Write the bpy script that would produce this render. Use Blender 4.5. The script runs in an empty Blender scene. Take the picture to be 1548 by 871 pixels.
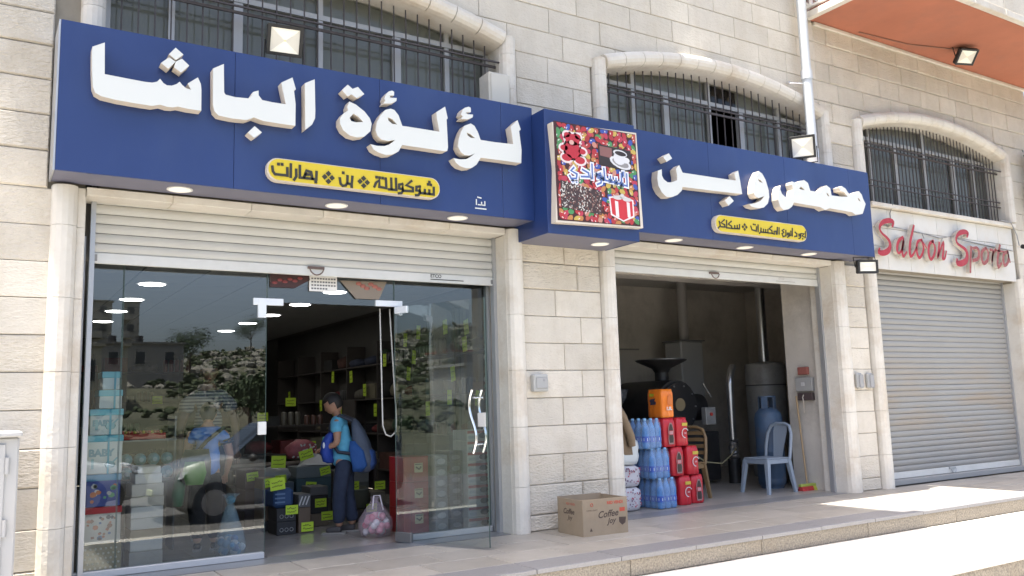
import bpy, bmesh, math, random
from mathutils import Vector, Matrix, noise
random.seed(11)
R_=math.radians
scene=bpy.context.scene
# ------------------------------------------------------------------ camera
cam_d=bpy.data.cameras.new('camera'); cam=bpy.data.objects.new('camera',cam_d); scene.collection.objects.link(cam); scene.camera=cam
F_PX,W_PX=1296.7,1548.0
yaw,pitch,roll=0.562033,0.136635,-0.029578
cy,sy=math.cos(yaw),math.sin(yaw)
fw=Vector((sy,cy,0)); rt=Vector((cy,-sy,0)); up=Vector((0,0,1))
f2=fw*math.cos(pitch)+up*math.sin(pitch); u2=up*math.cos(pitch)-fw*math.sin(pitch)
r3=rt*math.cos(roll)+u2*math.sin(roll); u3=u2*math.cos(roll)-rt*math.sin(roll)
mw=Matrix((r3,u3,-f2)).transposed().to_4x4(); mw.translation=Vector((0,-7.08534,1.2))
cam.matrix_world=mw
cam_d.sensor_width=36; cam_d.lens=F_PX/W_PX*36; cam_d.clip_end=3000; cam_d.clip_start=.05
# ------------------------------------------------------------------ world, sun, exposure
SUN=Vector((.255,.012,-1)).normalized()
world=bpy.data.worlds.new("World"); scene.world=world; world.use_nodes=True
nt=world.node_tree; nt.nodes.clear()
sky=nt.nodes.new('ShaderNodeTexSky'); sky.sky_type='NISHITA'; sky.sun_disc=False
sky.sun_elevation=math.asin(-SUN.z); sky.sun_rotation=R_(267); sky.dust_density=4.5; sky.air_density=.75; sky.ozone_density=.5
bg=nt.nodes.new('ShaderNodeBackground'); bg.inputs[1].default_value=.15
wo=nt.nodes.new('ShaderNodeOutputWorld'); nt.links.new(sky.outputs[0],bg.inputs[0]); nt.links.new(bg.outputs[0],wo.inputs[0])
sd=bpy.data.lights.new('sun','SUN'); sd.energy=4.6; sd.angle=R_(.5); sd.color=(1,.95,.87)
so=bpy.data.objects.new('sun',sd); scene.collection.objects.link(so); so.rotation_euler=SUN.to_track_quat('-Z','Y').to_euler(); so.location=(-3,-5,20)
scene.view_settings.view_transform='Standard'; scene.view_settings.look='None'; scene.view_settings.gamma=1
scene.view_settings.exposure=1.8
scene.cycles.max_bounces=10; scene.cycles.transparent_max_bounces=16; scene.cycles.use_denoising=True

# ------------------------------------------------------------------ materials
def mat(name,col,rough=.7,var=.0,scale=6,bump=0,bscale=40,metal=0,alpha=None,rand=0,spec=.5,emit=None,dirt=None,bdist=.01,stretch=None,trans=0,coat=0):
    m=bpy.data.materials.new(name); m.use_nodes=True; n=m.node_tree; p=n.nodes['Principled BSDF']
    p.inputs['Base Color'].default_value=(*col,1); p.inputs['Roughness'].default_value=rough; p.inputs['Metallic'].default_value=metal
    p.inputs['Specular IOR Level'].default_value=spec
    if trans: p.inputs['Transmission Weight'].default_value=trans
    if coat: p.inputs['Coat Weight'].default_value=coat
    if emit: p.inputs['Emission Color'].default_value=(*emit[0],1); p.inputs['Emission Strength'].default_value=emit[1]
    if alpha is not None: p.inputs['Alpha'].default_value=alpha
    tc=n.nodes.new('ShaderNodeTexCoord'); src=tc.outputs['Object']
    if stretch:
        mp=n.nodes.new('ShaderNodeMapping'); mp.inputs['Scale'].default_value=stretch; n.links.new(src,mp.inputs[0]); src=mp.outputs[0]
    cur=None
    if var or rand or dirt:
        base=n.nodes.new('ShaderNodeRGB'); base.outputs[0].default_value=(*col,1); cur=base.outputs[0]
        if var:
            nz=n.nodes.new('ShaderNodeTexNoise'); nz.inputs['Scale'].default_value=scale; nz.inputs['Detail'].default_value=6; nz.inputs['Roughness'].default_value=.65
            n.links.new(src,nz.inputs['Vector'])
            mr=n.nodes.new('ShaderNodeMapRange'); mr.inputs[1].default_value=.3; mr.inputs[2].default_value=.7; mr.inputs[3].default_value=1-var; mr.inputs[4].default_value=1+var
            n.links.new(nz.outputs[0],mr.inputs[0])
            mx=n.nodes.new('ShaderNodeVectorMath'); mx.operation='SCALE'; n.links.new(cur,mx.inputs[0]); n.links.new(mr.outputs[0],mx.inputs['Scale']); cur=mx.outputs[0]
        if rand:
            oi=n.nodes.new('ShaderNodeObjectInfo'); mr=n.nodes.new('ShaderNodeMapRange'); mr.inputs[3].default_value=1-rand; mr.inputs[4].default_value=1+rand
            n.links.new(oi.outputs['Random'],mr.inputs[0]); mx=n.nodes.new('ShaderNodeVectorMath'); mx.operation='SCALE'
            n.links.new(cur,mx.inputs[0]); n.links.new(mr.outputs[0],mx.inputs['Scale']); cur=mx.outputs[0]
        if dirt:  # (colour, scale, amount): irregular stains
            nz=n.nodes.new('ShaderNodeTexNoise'); nz.inputs['Scale'].default_value=dirt[1]; nz.inputs['Detail'].default_value=8; nz.inputs['Roughness'].default_value=.7
            n.links.new(src,nz.inputs['Vector'])
            mr=n.nodes.new('ShaderNodeMapRange'); mr.inputs[1].default_value=.48; mr.inputs[2].default_value=.72; mr.inputs[3].default_value=0; mr.inputs[4].default_value=dirt[2]
            n.links.new(nz.outputs[0],mr.inputs[0]); mx=n.nodes.new('ShaderNodeMix'); mx.data_type='RGBA'
            n.links.new(mr.outputs[0],mx.inputs[0]); n.links.new(cur,mx.inputs[6]); mx.inputs[7].default_value=(*dirt[0],1); cur=mx.outputs[2]
        n.links.new(cur,p.inputs['Base Color'])
    if bump:
        nz=n.nodes.new('ShaderNodeTexNoise'); nz.inputs['Scale'].default_value=bscale; nz.inputs['Detail'].default_value=5; n.links.new(src,nz.inputs['Vector'])
        bp=n.nodes.new('ShaderNodeBump'); bp.inputs['Strength'].default_value=bump; bp.inputs['Distance'].default_value=bdist
        n.links.new(nz.outputs[0],bp.inputs['Height']); n.links.new(bp.outputs[0],p.inputs['Normal'])
    return m
def glass_mat(name,tint=(.85,.9,.9),mul=1.0,ior=1.5,rough=0.0,refl=(.95,1,1)):
    m=bpy.data.materials.new(name); m.use_nodes=True; n=m.node_tree; n.nodes.remove(n.nodes['Principled BSDF']); o=n.nodes['Material Output']
    t=n.nodes.new('ShaderNodeBsdfTransparent'); t.inputs[0].default_value=(*tint,1)
    g=n.nodes.new('ShaderNodeBsdfGlossy'); g.inputs['Roughness'].default_value=rough; g.inputs[0].default_value=(*refl,1)
    fr=n.nodes.new('ShaderNodeFresnel'); fr.inputs[0].default_value=ior
    mu=n.nodes.new('ShaderNodeMath'); mu.operation='MULTIPLY'; mu.inputs[1].default_value=mul; mu.use_clamp=True; n.links.new(fr.outputs[0],mu.inputs[0])
    mx=n.nodes.new('ShaderNodeMixShader'); n.links.new(mu.outputs[0],mx.inputs[0]); n.links.new(t.outputs[0],mx.inputs[1]); n.links.new(g.outputs[0],mx.inputs[2]); n.links.new(mx.outputs[0],o.inputs[0])
    return m
_mc={}
def C(col,rough=.6,**k):
    key=(tuple(round(c,3) for c in col),rough,tuple(sorted(k.items(),key=str)).__repr__())
    if key not in _mc: _mc[key]=mat('paint_%d'%len(_mc),col,rough,**k)
    return _mc[key]
def stone_mat(name,col,rough_amt,bs,rand=.07):
    m=mat(name,col,.85,var=.07,scale=3,rand=rand,dirt=((col[0]*.72,col[1]*.66,col[2]*.55),2.2,.35)); n=m.node_tree; p=n.nodes['Principled BSDF']
    geo=n.nodes.new('ShaderNodeNewGeometry'); src=geo.outputs['Position']
    # rain streaks and soot running down the wall
    m2=n.nodes.new('ShaderNodeMapping'); m2.inputs['Scale'].default_value=(4.5,4.5,.55); n.links.new(src,m2.inputs[0])
    sn=n.nodes.new('ShaderNodeTexNoise'); sn.inputs['Scale'].default_value=1.0; sn.inputs['Detail'].default_value=9; sn.inputs['Roughness'].default_value=.72; n.links.new(m2.outputs[0],sn.inputs['Vector'])
    sr=n.nodes.new('ShaderNodeMapRange'); sr.inputs[1].default_value=.50; sr.inputs[2].default_value=.75; sr.inputs[3].default_value=0; sr.inputs[4].default_value=.24; n.links.new(sn.outputs[0],sr.inputs[0])
    sm=n.nodes.new('ShaderNodeMix'); sm.data_type='RGBA'; old=p.inputs['Base Color'].links[0].from_socket; n.links.new(sr.outputs[0],sm.inputs[0]); n.links.new(old,sm.inputs[6]); sm.inputs[7].default_value=(col[0]*.66,col[1]*.58,col[2]*.46,1); n.links.new(sm.outputs[2],p.inputs['Base Color'])
    mp=n.nodes.new('ShaderNodeMapping'); mp.inputs['Scale'].default_value=(1,1,2.2); n.links.new(src,mp.inputs[0])
    a=n.nodes.new('ShaderNodeTexNoise'); a.inputs['Scale'].default_value=bs; a.inputs['Detail'].default_value=8; a.inputs['Roughness'].default_value=.62; n.links.new(mp.outputs[0],a.inputs['Vector'])
    b=n.nodes.new('ShaderNodeTexVoronoi'); b.inputs['Scale'].default_value=bs*2.2; n.links.new(mp.outputs[0],b.inputs['Vector'])
    ad=n.nodes.new('ShaderNodeMath'); ad.operation='MULTIPLY_ADD'; ad.inputs[1].default_value=.35; n.links.new(b.outputs[0],ad.inputs[0]); n.links.new(a.outputs[0],ad.inputs[2])
    bp=n.nodes.new('ShaderNodeBump'); bp.inputs['Strength'].default_value=rough_amt; bp.inputs['Distance'].default_value=.03; n.links.new(ad.outputs[0],bp.inputs['Height']); n.links.new(bp.outputs[0],p.inputs['Normal'])
    return m
SMOOTH=stone_mat('dressed_limestone',(.585,.54,.46),.32,16,.08)
ROCK=stone_mat('rock_faced_limestone',(.57,.52,.435),.65,14,.08)
CAST=mat('cast_stone_trim',(.62,.585,.515),.7,var=.06,scale=4,rand=.04,bump=.45,bscale=26,dirt=((.42,.31,.19),1.6,.62))
CORE=mat('mortar_core',(.27,.24,.19),.95,var=.1,scale=8)
PLASTER=mat('grey_plaster',(.56,.52,.46),.9,var=.08,scale=2,bump=.15,bscale=30,dirt=((.2,.18,.155),1.5,.5))
BLUE=mat('blue_composite_panel',(.014,.035,.132),.34,var=.06,scale=1.2,spec=.5,dirt=((.035,.06,.15),1.1,.45),stretch=(1,1,.45),bump=.12,bscale=2.5,bdist=.02)
BLUEG=mat('grey_blue_soffit',(.14,.14,.19),.45,var=.05,scale=2)
WHITE=mat('white_acrylic',(.63,.645,.61),.4,bump=.05,bscale=60)
CREAM=mat('cream_return',(.60,.54,.45),.5)
YEL=mat('yellow_acrylic',(.57,.44,.02),.4)
DARK=mat('dark_print',(.03,.028,.02),.5)
ALU=mat('anodised_aluminium',(.45,.46,.47),.4,metal=.6)
ALUW=mat('aluminium_window_frame',(.42,.41,.39),.5,metal=.3)
SLAT=mat('galvanised_slat',(.48,.475,.44),.5,var=.04,scale=3,rand=.02,metal=.0,dirt=((.38,.36,.32),1.2,.3))
IRON=mat('brown_black_iron',(.055,.045,.042),.6,var=.2,scale=20)
CHROME=mat('polished_steel',(.75,.75,.75),.18,metal=1)
BLACKP=mat('black_plastic',(.02,.02,.02),.5)

# ------------------------------------------------------------------ mesh helpers
def link(o): scene.collection.objects.link(o); return o
class MB:
    def __init__(s): s.v=[]; s.f=[]; s.m=[]; s.sm=[]
    def add(s,vs,fs,mi=0,smooth=False):
        b=len(s.v); s.v+= [tuple(v) for v in vs]; s.f+=[tuple(b+i for i in f) for f in fs]; s.m+=[mi]*len(fs); s.sm+=[smooth]*len(fs); return s
    def box(s,x0,x1,y0,y1,z0,z1,mi=0):
        return s.add([(x0,y0,z0),(x1,y0,z0),(x1,y1,z0),(x0,y1,z0),(x0,y0,z1),(x1,y0,z1),(x1,y1,z1),(x0,y1,z1)],[(3,2,1,0),(4,5,6,7),(0,1,5,4),(1,2,6,5),(2,3,7,6),(3,0,4,7)],mi)
    def cbox(s,x0,x1,y0,y1,z0,z1,c=.01,mi=0):   # box with chamfered edges
        bm=bmesh.new(); bmesh.ops.create_cube(bm,size=1)
        for v in bm.verts: v.co=Vector(((x0+x1)/2+v.co.x*(x1-x0),(y0+y1)/2+v.co.y*(y1-y0),(z0+z1)/2+v.co.z*(z1-z0)))
        bmesh.ops.bevel(bm,geom=bm.edges[:],offset=c,segments=1,affect='EDGES')
        bm.verts.index_update(); s.add([v.co[:] for v in bm.verts],[[v.index for v in f.verts] for f in bm.faces],mi); bm.free(); return s
    def tube(s,pts,r,n=8,mi=0,caps=True,smooth=True):
        pts=[Vector(p) for p in pts]; rs=r if isinstance(r,(list,tuple)) else [r]*len(pts); b=len(s.v); prev=None
        rings=[]
        for i,p in enumerate(pts):
            t=(pts[min(i+1,len(pts)-1)]-pts[max(i-1,0)]); t=t.normalized() if t.length>1e-9 else Vector((0,0,1))
            if prev is None: a=t.orthogonal().normalized()
            else: a=(prev-t*prev.dot(t)); a=a.normalized() if a.length>1e-6 else t.orthogonal().normalized()
            prev=a; c=t.cross(a)
            rings.append([p+(a*math.cos(2*math.pi*k/n)+c*math.sin(2*math.pi*k/n))*rs[i] for k in range(n)])
        vs=[v for rg in rings for v in rg]; fs=[]
        for i in range(len(rings)-1):
            for k in range(n): fs.append((i*n+k,i*n+(k+1)%n,(i+1)*n+(k+1)%n,(i+1)*n+k))
        s.add(vs,fs,mi,smooth)
        if caps:
            s.add(rings[0],[tuple(range(n))[::-1]],mi); s.add(rings[-1],[tuple(range(n))],mi)
        return s
    def lathe(s,prof,c=(0,0,0),n=16,mi=0,smooth=True):  # prof: (r,z)
        vs=[(c[0]+r*math.cos(2*math.pi*k/n),c[1]+r*math.sin(2*math.pi*k/n),c[2]+z) for r,z in prof for k in range(n)]; fs=[]
        for i in range(len(prof)-1):
            for k in range(n): fs.append((i*n+k,i*n+(k+1)%n,(i+1)*n+(k+1)%n,(i+1)*n+k))
        s.add(vs,fs,mi,smooth); m=len(prof)
        if prof[0][0]>1e-4: s.add(vs[:n],[tuple(range(n))[::-1]],mi)
        if prof[-1][0]>1e-4: s.add(vs[(m-1)*n:],[tuple(range(n))],mi)
        return s
    def ell(s,c,r,n=14,mi=0,nz=8):
        prof=[(math.sin(math.pi*i/nz),-math.cos(math.pi*i/nz)) for i in range(nz+1)]
        b=MB().lathe([(max(a,1e-5),z) for a,z in prof],n=n); s.add([(c[0]+v[0]*r[0],c[1]+v[1]*r[1],c[2]+v[2]*r[2]) for v in b.v],b.f,mi,True); return s
    def prism(s,poly,y0,y1,mi=0,ms=None,holes=()):  # polygon in (x,z), extruded from y0 (front) to y1
        bm=bmesh.new(); loops=[poly]+list(holes); es=[]
        for lp in loops:
            vs=[bm.verts.new((p[0],0,p[1])) for p in lp]
            for i in range(len(vs)): es.append(bm.edges.new((vs[i],vs[(i+1)%len(vs)])))
        r=bmesh.ops.triangle_fill(bm,edges=es,use_beauty=True); bm.verts.index_update()
        vs=[(v.co.x,v.co.z) for v in bm.verts]; fs=[[v.index for v in f.verts] for f in bm.faces]
        def area(f): return sum(vs[f[i]][0]*vs[f[(i+1)%len(f)]][1]-vs[f[(i+1)%len(f)]][0]*vs[f[i]][1] for i in range(len(f)))
        front=[f if area(f)>0 else f[::-1] for f in fs]
        s.add([(x,y0,z) for x,z in vs],front,mi); s.add([(x,y1,z) for x,z in vs],[f[::-1] for f in front],mi)
        for lp in loops:
            a=sum(lp[i][0]*lp[(i+1)%len(lp)][1]-lp[(i+1)%len(lp)][0]*lp[i][1] for i in range(len(lp))); n=len(lp)
            q=[]
            for i in range(n):
                j=(i+1)%n; q.append((i,i+n,j+n,j))
            outer=(lp is poly)
            if (a>0)!=outer: q=[f[::-1] for f in q]
            s.add([(p[0],y0,p[1]) for p in lp]+[(p[0],y1,p[1]) for p in lp],q,mi if ms is None else ms)
        bm.free(); return s
    def strip(s,pts,w,y0,y1,mi=0,ms=None):  # stroke of width w (or per point) in the xz plane
        P=[Vector((p[0],p[1])) for p in pts]; ws=[p[2] for p in pts] if len(pts[0])>2 else [w]*len(P); L=[];Rr=[]
        for i,p in enumerate(P):
            a=(P[i]-P[i-1]).normalized() if i>0 else None; b=(P[i+1]-P[i]).normalized() if i<len(P)-1 else None
            if a is None: d=b; k=1; p=p-d*ws[i]*.45
            elif b is None: d=a; k=1; p=p+d*ws[i]*.45
            else:
                d=(a+b); d=d.normalized() if d.length>1e-6 else a; k=min(1/max(abs(d.dot(a)),.5),1.5)
            nn=Vector((-d.y,d.x))*ws[i]*.5*k; L.append(p+nn); Rr.append(p-nn)
        vs=[]; 
        for a,b in zip(L,Rr): vs+=[(a.x,y0,a.y),(b.x,y0,b.y),(a.x,y1,a.y),(b.x,y1,b.y)]
        n=len(L); ff=[];sf=[]
        for i in range(n-1):
            o=4*i; ff.append((o,o+1,o+5,o+4)); sf+= [(o+2,o,o+4,o+6),(o+1,o+3,o+7,o+5)]
        sf+=[(0,2,3,1),(4*n-4,4*n-3,4*n-1,4*n-2)]
        s.add(vs,ff,mi); s.add(vs,sf,mi if ms is None else ms); return s
    def rot(s,a,c=(0,0)):
        ca,sa=math.cos(a),math.sin(a); s.v=[(c[0]+(x-c[0])*ca-(y-c[1])*sa,c[1]+(x-c[0])*sa+(y-c[1])*ca,z) for x,y,z in s.v]; return s
    def move(s,x,y,z): s.v=[(a+x,b+y,c+z) for a,b,c in s.v]; return s
    def mesh(s,name,mats):
        me=bpy.data.meshes.new(name); me.from_pydata(s.v,[],s.f)
        for m in (mats if isinstance(mats,(list,tuple)) else [mats]): me.materials.append(m)
        me.polygons.foreach_set('material_index',s.m); me.polygons.foreach_set('use_smooth',s.sm); me.update(); return me
def thing(name,label,cat,loc=(0,0,0),rotz=0,group=None):
    o=bpy.data.objects.new(name,None); link(o); o.location=loc; o.rotation_euler=(0,0,rotz); o.empty_display_size=.1
    o['label']=label; o['category']=cat
    if group: o['group']=group
    return o
def part(name,mb,m,parent,label=None,local=False,kind=None):
    """mesh part; mb is in world coordinates unless local (then in the coordinates of its thing)"""
    if not local and parent is not None:
        t=parent; off=Vector((0,0,0))
        while t is not None: off+=t.location; t=t.parent
        if off.length: mb.v=[(a-off.x,b-off.y,c-off.z) for a,b,c in mb.v]
    o=bpy.data.objects.new(name,mb.mesh(name,m)); link(o); o.parent=parent
    if label: o['label']=label
    if kind: o['kind']=kind
    return o
def solo(name,mb,m,label,cat,group=None,kind=None):
    o=bpy.data.objects.new(name,mb.mesh(name,m)); link(o)
    if label: o['label']=label
    if cat: o['category']=cat
    if group: o['group']=group
    if kind: o['kind']=kind
    return o
def structure(name,mb,m): return solo(name,mb,m,None,None,kind='structure')
def dup(o,parent=None,**kw):
    c=o.copy(); link(c); c.parent=parent
    for ch in list(o.children): dup(ch,c)
    for k,v in kw.items():
        if k=='loc': c.location=v
        elif k=='rotz': c.rotation_euler=(0,0,v)
        else: c[k]=v
    return c
def text_mb(s,size,shear=0,spacing=1.0,bold=0.0):
    cu=bpy.data.curves.new('t','FONT'); cu.body=s; cu.size=size; cu.shear=shear; cu.space_character=spacing; cu.offset=bold; cu.resolution_u=3
    o=bpy.data.objects.new('t',cu); link(o); dg=bpy.context.evaluated_depsgraph_get(); me=bpy.data.meshes.new_from_object(o.evaluated_get(dg))
    mb=MB(); mb.add([(v.co.x,0,v.co.y) for v in me.vertices],[tuple(p.vertices) for p in me.polygons]); bpy.data.objects.remove(o); bpy.data.meshes.remove(me); bpy.data.curves.remove(cu)
    # make faces point to -y
    if mb.f:
        f=mb.f[0]; a,b,c=[Vector(mb.v[i]) for i in f[:3]]
        if (b-a).cross(c-a).y>0: mb.f=[x[::-1] for x in mb.f]
    return mb
# traced lettering: (x, z) metres on the sign plane
BIG=[
([(0.62,3.866),(0.7,3.914),(0.707,3.674),(0.846,3.669),(0.98,3.665),(1.03,3.668),(1.064,3.682),(1.084,3.709),(1.107,3.68),(1.133,3.666),(1.167,3.669),(1.202,3.688),(1.224,3.711),(1.245,3.686),(1.272,3.667),(1.308,3.662),(1.294,3.685),(1.283,3.708),(1.355,3.769),(1.378,3.72),(1.383,3.672),(1.385,3.508),(1.293,3.507),(1.214,3.513),(1.18,3.501),(1.137,3.498),(1.09,3.507),(1.035,3.488),(0.901,3.489),(0.786,3.493),(0.69,3.504),(0.649,3.524),(0.632,3.567),(0.623,3.693),(0.619,3.821)],[]),
([(1.189,3.975),(1.246,3.931),(1.193,3.877),(1.142,3.913)],[]),
([(1.143,3.889),(1.191,3.864),(1.141,3.797),(1.087,3.833)],[]),
([(1.236,3.896),(1.29,3.852),(1.233,3.785),(1.18,3.816),(1.192,3.864)],[]),
([(1.466,3.862),(1.547,3.914),(1.553,3.684),(1.565,3.667),(1.64,3.66),(1.739,3.667),(1.76,3.69),(1.776,3.726),(1.819,3.746),(1.821,3.706),(1.849,3.672),(1.936,3.667),(2.04,3.669),(2.014,3.78),(2.002,3.845),(2.093,3.905),(2.122,3.81),(2.106,3.798),(2.12,3.685),(2.119,3.501),(1.977,3.499),(1.86,3.501),(1.783,3.519),(1.764,3.506),(1.727,3.488),(1.614,3.483),(1.513,3.491),(1.483,3.52),(1.471,3.567)],[]),
([(1.792,3.448),(1.85,3.405),(1.79,3.351),(1.739,3.388)],[]),
([(2.197,3.875),(2.28,3.924),(2.286,3.651),(2.283,3.588),(2.258,3.532),(2.202,3.481)],[]),
([(2.582,3.784),(2.641,3.766),(2.718,3.718),(2.766,3.665),(2.782,3.62),(2.77,3.552),(2.716,3.498),(2.649,3.479),(2.583,3.488),(2.527,3.525),(2.499,3.576),(2.498,3.622),(2.528,3.669),(2.57,3.703),(2.563,3.735)],[[(2.584,3.64),(2.617,3.683),(2.66,3.665),(2.706,3.624),(2.641,3.611),(2.598,3.615)]]),
([(2.568,3.93),(2.611,3.9),(2.659,3.926),(2.717,3.872),(2.649,3.824),(2.6,3.85),(2.566,3.827),(2.517,3.871)],[]),
([(2.976,3.949),(2.994,3.941),(2.993,3.907),(2.95,3.9),(2.96,3.882),(3.018,3.889),(3.015,3.862),(2.964,3.83),(2.894,3.818),(2.91,3.848),(2.9,3.862),(2.915,3.903),(2.945,3.937)],[]),
([(2.959,3.783),(2.994,3.777),(3.033,3.736),(3.068,3.645),(3.237,3.646),(3.431,3.646),(3.407,3.766),(3.403,3.824),(3.492,3.89),(3.517,3.783),(3.505,3.771),(3.514,3.515),(3.506,3.48),(3.475,3.473),(3.317,3.473),(3.065,3.472),(3.029,3.41),(2.969,3.374),(2.91,3.361),(2.841,3.375),(2.795,3.397),(2.771,3.438),(2.832,3.432),(2.901,3.44),(2.95,3.464),(2.999,3.508),(2.931,3.489),(2.872,3.492),(2.833,3.524),(2.818,3.569),(2.829,3.637),(2.864,3.708),(2.909,3.763)],[[(2.931,3.7),(2.973,3.692),(3.02,3.649),(2.972,3.649),(2.938,3.673)]]),
([(3.754,3.773),(3.793,3.756),(3.83,3.696),(3.854,3.631),(4.01,3.631),(4.207,3.64),(4.2,3.72),(4.185,3.806),(4.265,3.884),(4.298,3.797),(4.279,3.778),(4.3,3.599),(4.292,3.468),(4.221,3.466),(4.074,3.466),(3.852,3.462),(3.834,3.435),(3.805,3.391),(3.754,3.354),(3.699,3.342),(3.633,3.354),(3.59,3.383),(3.567,3.42),(3.635,3.418),(3.701,3.429),(3.746,3.458),(3.789,3.494),(3.735,3.466),(3.68,3.464),(3.642,3.489),(3.616,3.535),(3.626,3.606),(3.652,3.68),(3.687,3.74)],[[(3.71,3.68),(3.751,3.669),(3.797,3.639),(3.75,3.637),(3.718,3.654)]]),
([(3.736,3.929),(3.758,3.923),(3.759,3.882),(3.706,3.869),(3.723,3.856),(3.781,3.861),(3.776,3.834),(3.721,3.806),(3.653,3.8),(3.672,3.828),(3.654,3.84),(3.668,3.883),(3.696,3.913)],[]),
([(6.057,3.626),(6.055,3.558),(6.078,3.52),(6.129,3.494),(6.189,3.501),(6.268,3.533),(6.272,3.584),(6.259,3.656),(6.311,3.704),(6.353,3.626),(6.673,3.628),(6.927,3.629),(7.162,3.633),(7.152,3.67),(7.143,3.713),(7.206,3.754),(7.228,3.631),(7.246,3.488),(7.109,3.483),(6.723,3.474),(6.341,3.468),(6.326,3.425),(6.262,3.373),(6.189,3.342),(6.106,3.333),(6.039,3.376),(5.997,3.443),(5.989,3.523),(6.003,3.606)],[]),
([(6.17,3.816),(6.214,3.765),(6.133,3.718),(6.084,3.766)],[]),
([(7.046,3.44),(7.105,3.392),(7.017,3.33),(6.967,3.382)],[]),
([(7.545,3.79),(7.599,3.766),(7.649,3.696),(7.687,3.579),(7.689,3.498),(7.656,3.419),(7.587,3.367),(7.473,3.346),(7.384,3.357),(7.345,3.383),(7.451,3.401),(7.546,3.443),(7.612,3.503),(7.52,3.47),(7.465,3.475),(7.434,3.521),(7.442,3.602),(7.479,3.696)],[[(7.519,3.696),(7.563,3.686),(7.599,3.655),(7.539,3.665)]]),
([(7.898,3.662),(7.888,3.611),(7.909,3.563),(7.958,3.532),(8.024,3.534),(8.095,3.567),(8.113,3.636),(8.098,3.697),(8.105,3.731),(8.18,3.727),(8.259,3.759),(8.322,3.775),(8.388,3.746),(8.419,3.655),(8.603,3.654),(8.657,3.713),(8.726,3.758),(8.795,3.728),(8.811,3.639),(9.003,3.643),(9.12,3.655),(9.068,3.704),(8.979,3.716),(8.968,3.758),(9.02,3.781),(9.091,3.756),(9.157,3.687),(9.262,3.72),(9.35,3.752),(9.405,3.713),(9.423,3.66),(9.466,3.598),(9.421,3.516),(9.388,3.464),(9.242,3.439),(9.178,3.465),(8.932,3.469),(8.755,3.473),(8.664,3.442),(8.581,3.471),(8.379,3.472),(8.107,3.479),(8.072,3.426),(8.009,3.389),(7.918,3.37),(7.864,3.405),(7.836,3.483),(7.84,3.565),(7.865,3.629)],[[(8.218,3.664),(8.266,3.687),(8.323,3.651),(8.247,3.653)],[(8.714,3.66),(8.746,3.655),(8.77,3.618),(8.734,3.625)],[(9.315,3.66),(9.346,3.657),(9.37,3.621),(9.334,3.626)]]),
]
TXT=[[[(1.943,3.145),(1.948,3.106),(1.966,3.085),(2.065,3.086),(2.064,3.147)],[(2.093,3.182),(2.092,3.079)],[(2.137,3.143),(2.138,3.087),(2.12,3.058)],[(2.167,3.178),(2.167,3.082),(2.245,3.082),(2.305,3.083),(2.307,3.145)],[(2.202,3.089),(2.223,3.145),(2.261,3.139),(2.272,3.084)],[(2.212,3.112),(2.245,3.116)],[(2.507,3.115),(2.513,3.071),(2.53,3.054),(2.558,3.06),(2.572,3.084),(2.574,3.142)],[(2.575,3.079),(2.611,3.077),(2.617,3.141)],[(2.815,3.08),(2.83,3.116),(2.86,3.141),(2.859,3.082),(2.924,3.078),(2.922,3.143)],[(2.948,3.07),(3.017,3.072),(3.014,3.171)],[(2.97,3.168),(2.972,3.075)],[(3.075,3.132),(3.044,3.123),(3.043,3.089),(3.08,3.087),(3.078,3.133),(3.077,3.07),(3.064,3.049),(3.04,3.046)],[(3.08,3.073),(3.175,3.078),(3.175,3.109),(3.111,3.125),(3.161,3.168)],[(3.243,3.129),(3.209,3.122),(3.207,3.09),(3.243,3.088),(3.243,3.129),(3.241,3.071),(3.227,3.049),(3.202,3.046)],[(3.246,3.071),(3.377,3.071),(3.378,3.132)],[(3.29,3.102),(3.289,3.07)],[(3.334,3.104),(3.333,3.072)]],[[(6.886,3.146),(6.899,3.102),(6.868,3.071)],[(6.909,3.088),(6.97,3.09),(6.967,3.116),(6.91,3.133),(6.966,3.171)],[(7.001,3.165),(6.994,3.084),(7.077,3.083),(7.073,3.109),(7.024,3.128),(7.073,3.164)],[(7.077,3.083),(7.197,3.089),(7.201,3.137)],[(7.125,3.118),(7.122,3.087)],[(7.164,3.125),(7.16,3.088)],[(7.381,3.136),(7.395,3.095),(7.465,3.086),(7.476,3.136)],[(7.502,3.159),(7.494,3.083)],[(7.546,3.125),(7.542,3.087),(7.516,3.065)],[(7.547,3.081),(7.728,3.081),(7.725,3.115),(7.678,3.13),(7.731,3.164)],[(7.587,3.116),(7.583,3.082)],[(7.623,3.115),(7.619,3.082)],[(7.659,3.118),(7.655,3.082)],[(7.728,3.081),(7.764,3.076),(7.761,3.108),(7.799,3.113),(7.795,3.078),(7.814,3.081),(7.822,3.159)],[(7.852,3.156),(7.845,3.084)],[(7.932,3.145),(7.899,3.13),(7.928,3.111),(7.895,3.091),(7.91,3.057),(7.955,3.07)],[(7.965,3.135),(7.96,3.081)],[(8.021,3.105),(7.99,3.105),(7.985,3.085),(8.019,3.086),(8.022,3.11),(8.013,3.07),(7.985,3.057)],[(8.025,3.081),(8.048,3.083),(8.049,3.116)],[(8.081,3.169),(8.071,3.079)],[(8.124,3.127),(8.154,3.112),(8.149,3.081),(8.112,3.076)],[(8.218,3.113),(8.19,3.109),(8.188,3.089),(8.219,3.091),(8.218,3.113),(8.213,3.069),(8.184,3.058)],[(8.232,3.118),(8.284,3.123),(8.242,3.093),(8.279,3.083)],[(8.309,3.149),(8.3,3.076)]]]
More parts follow.
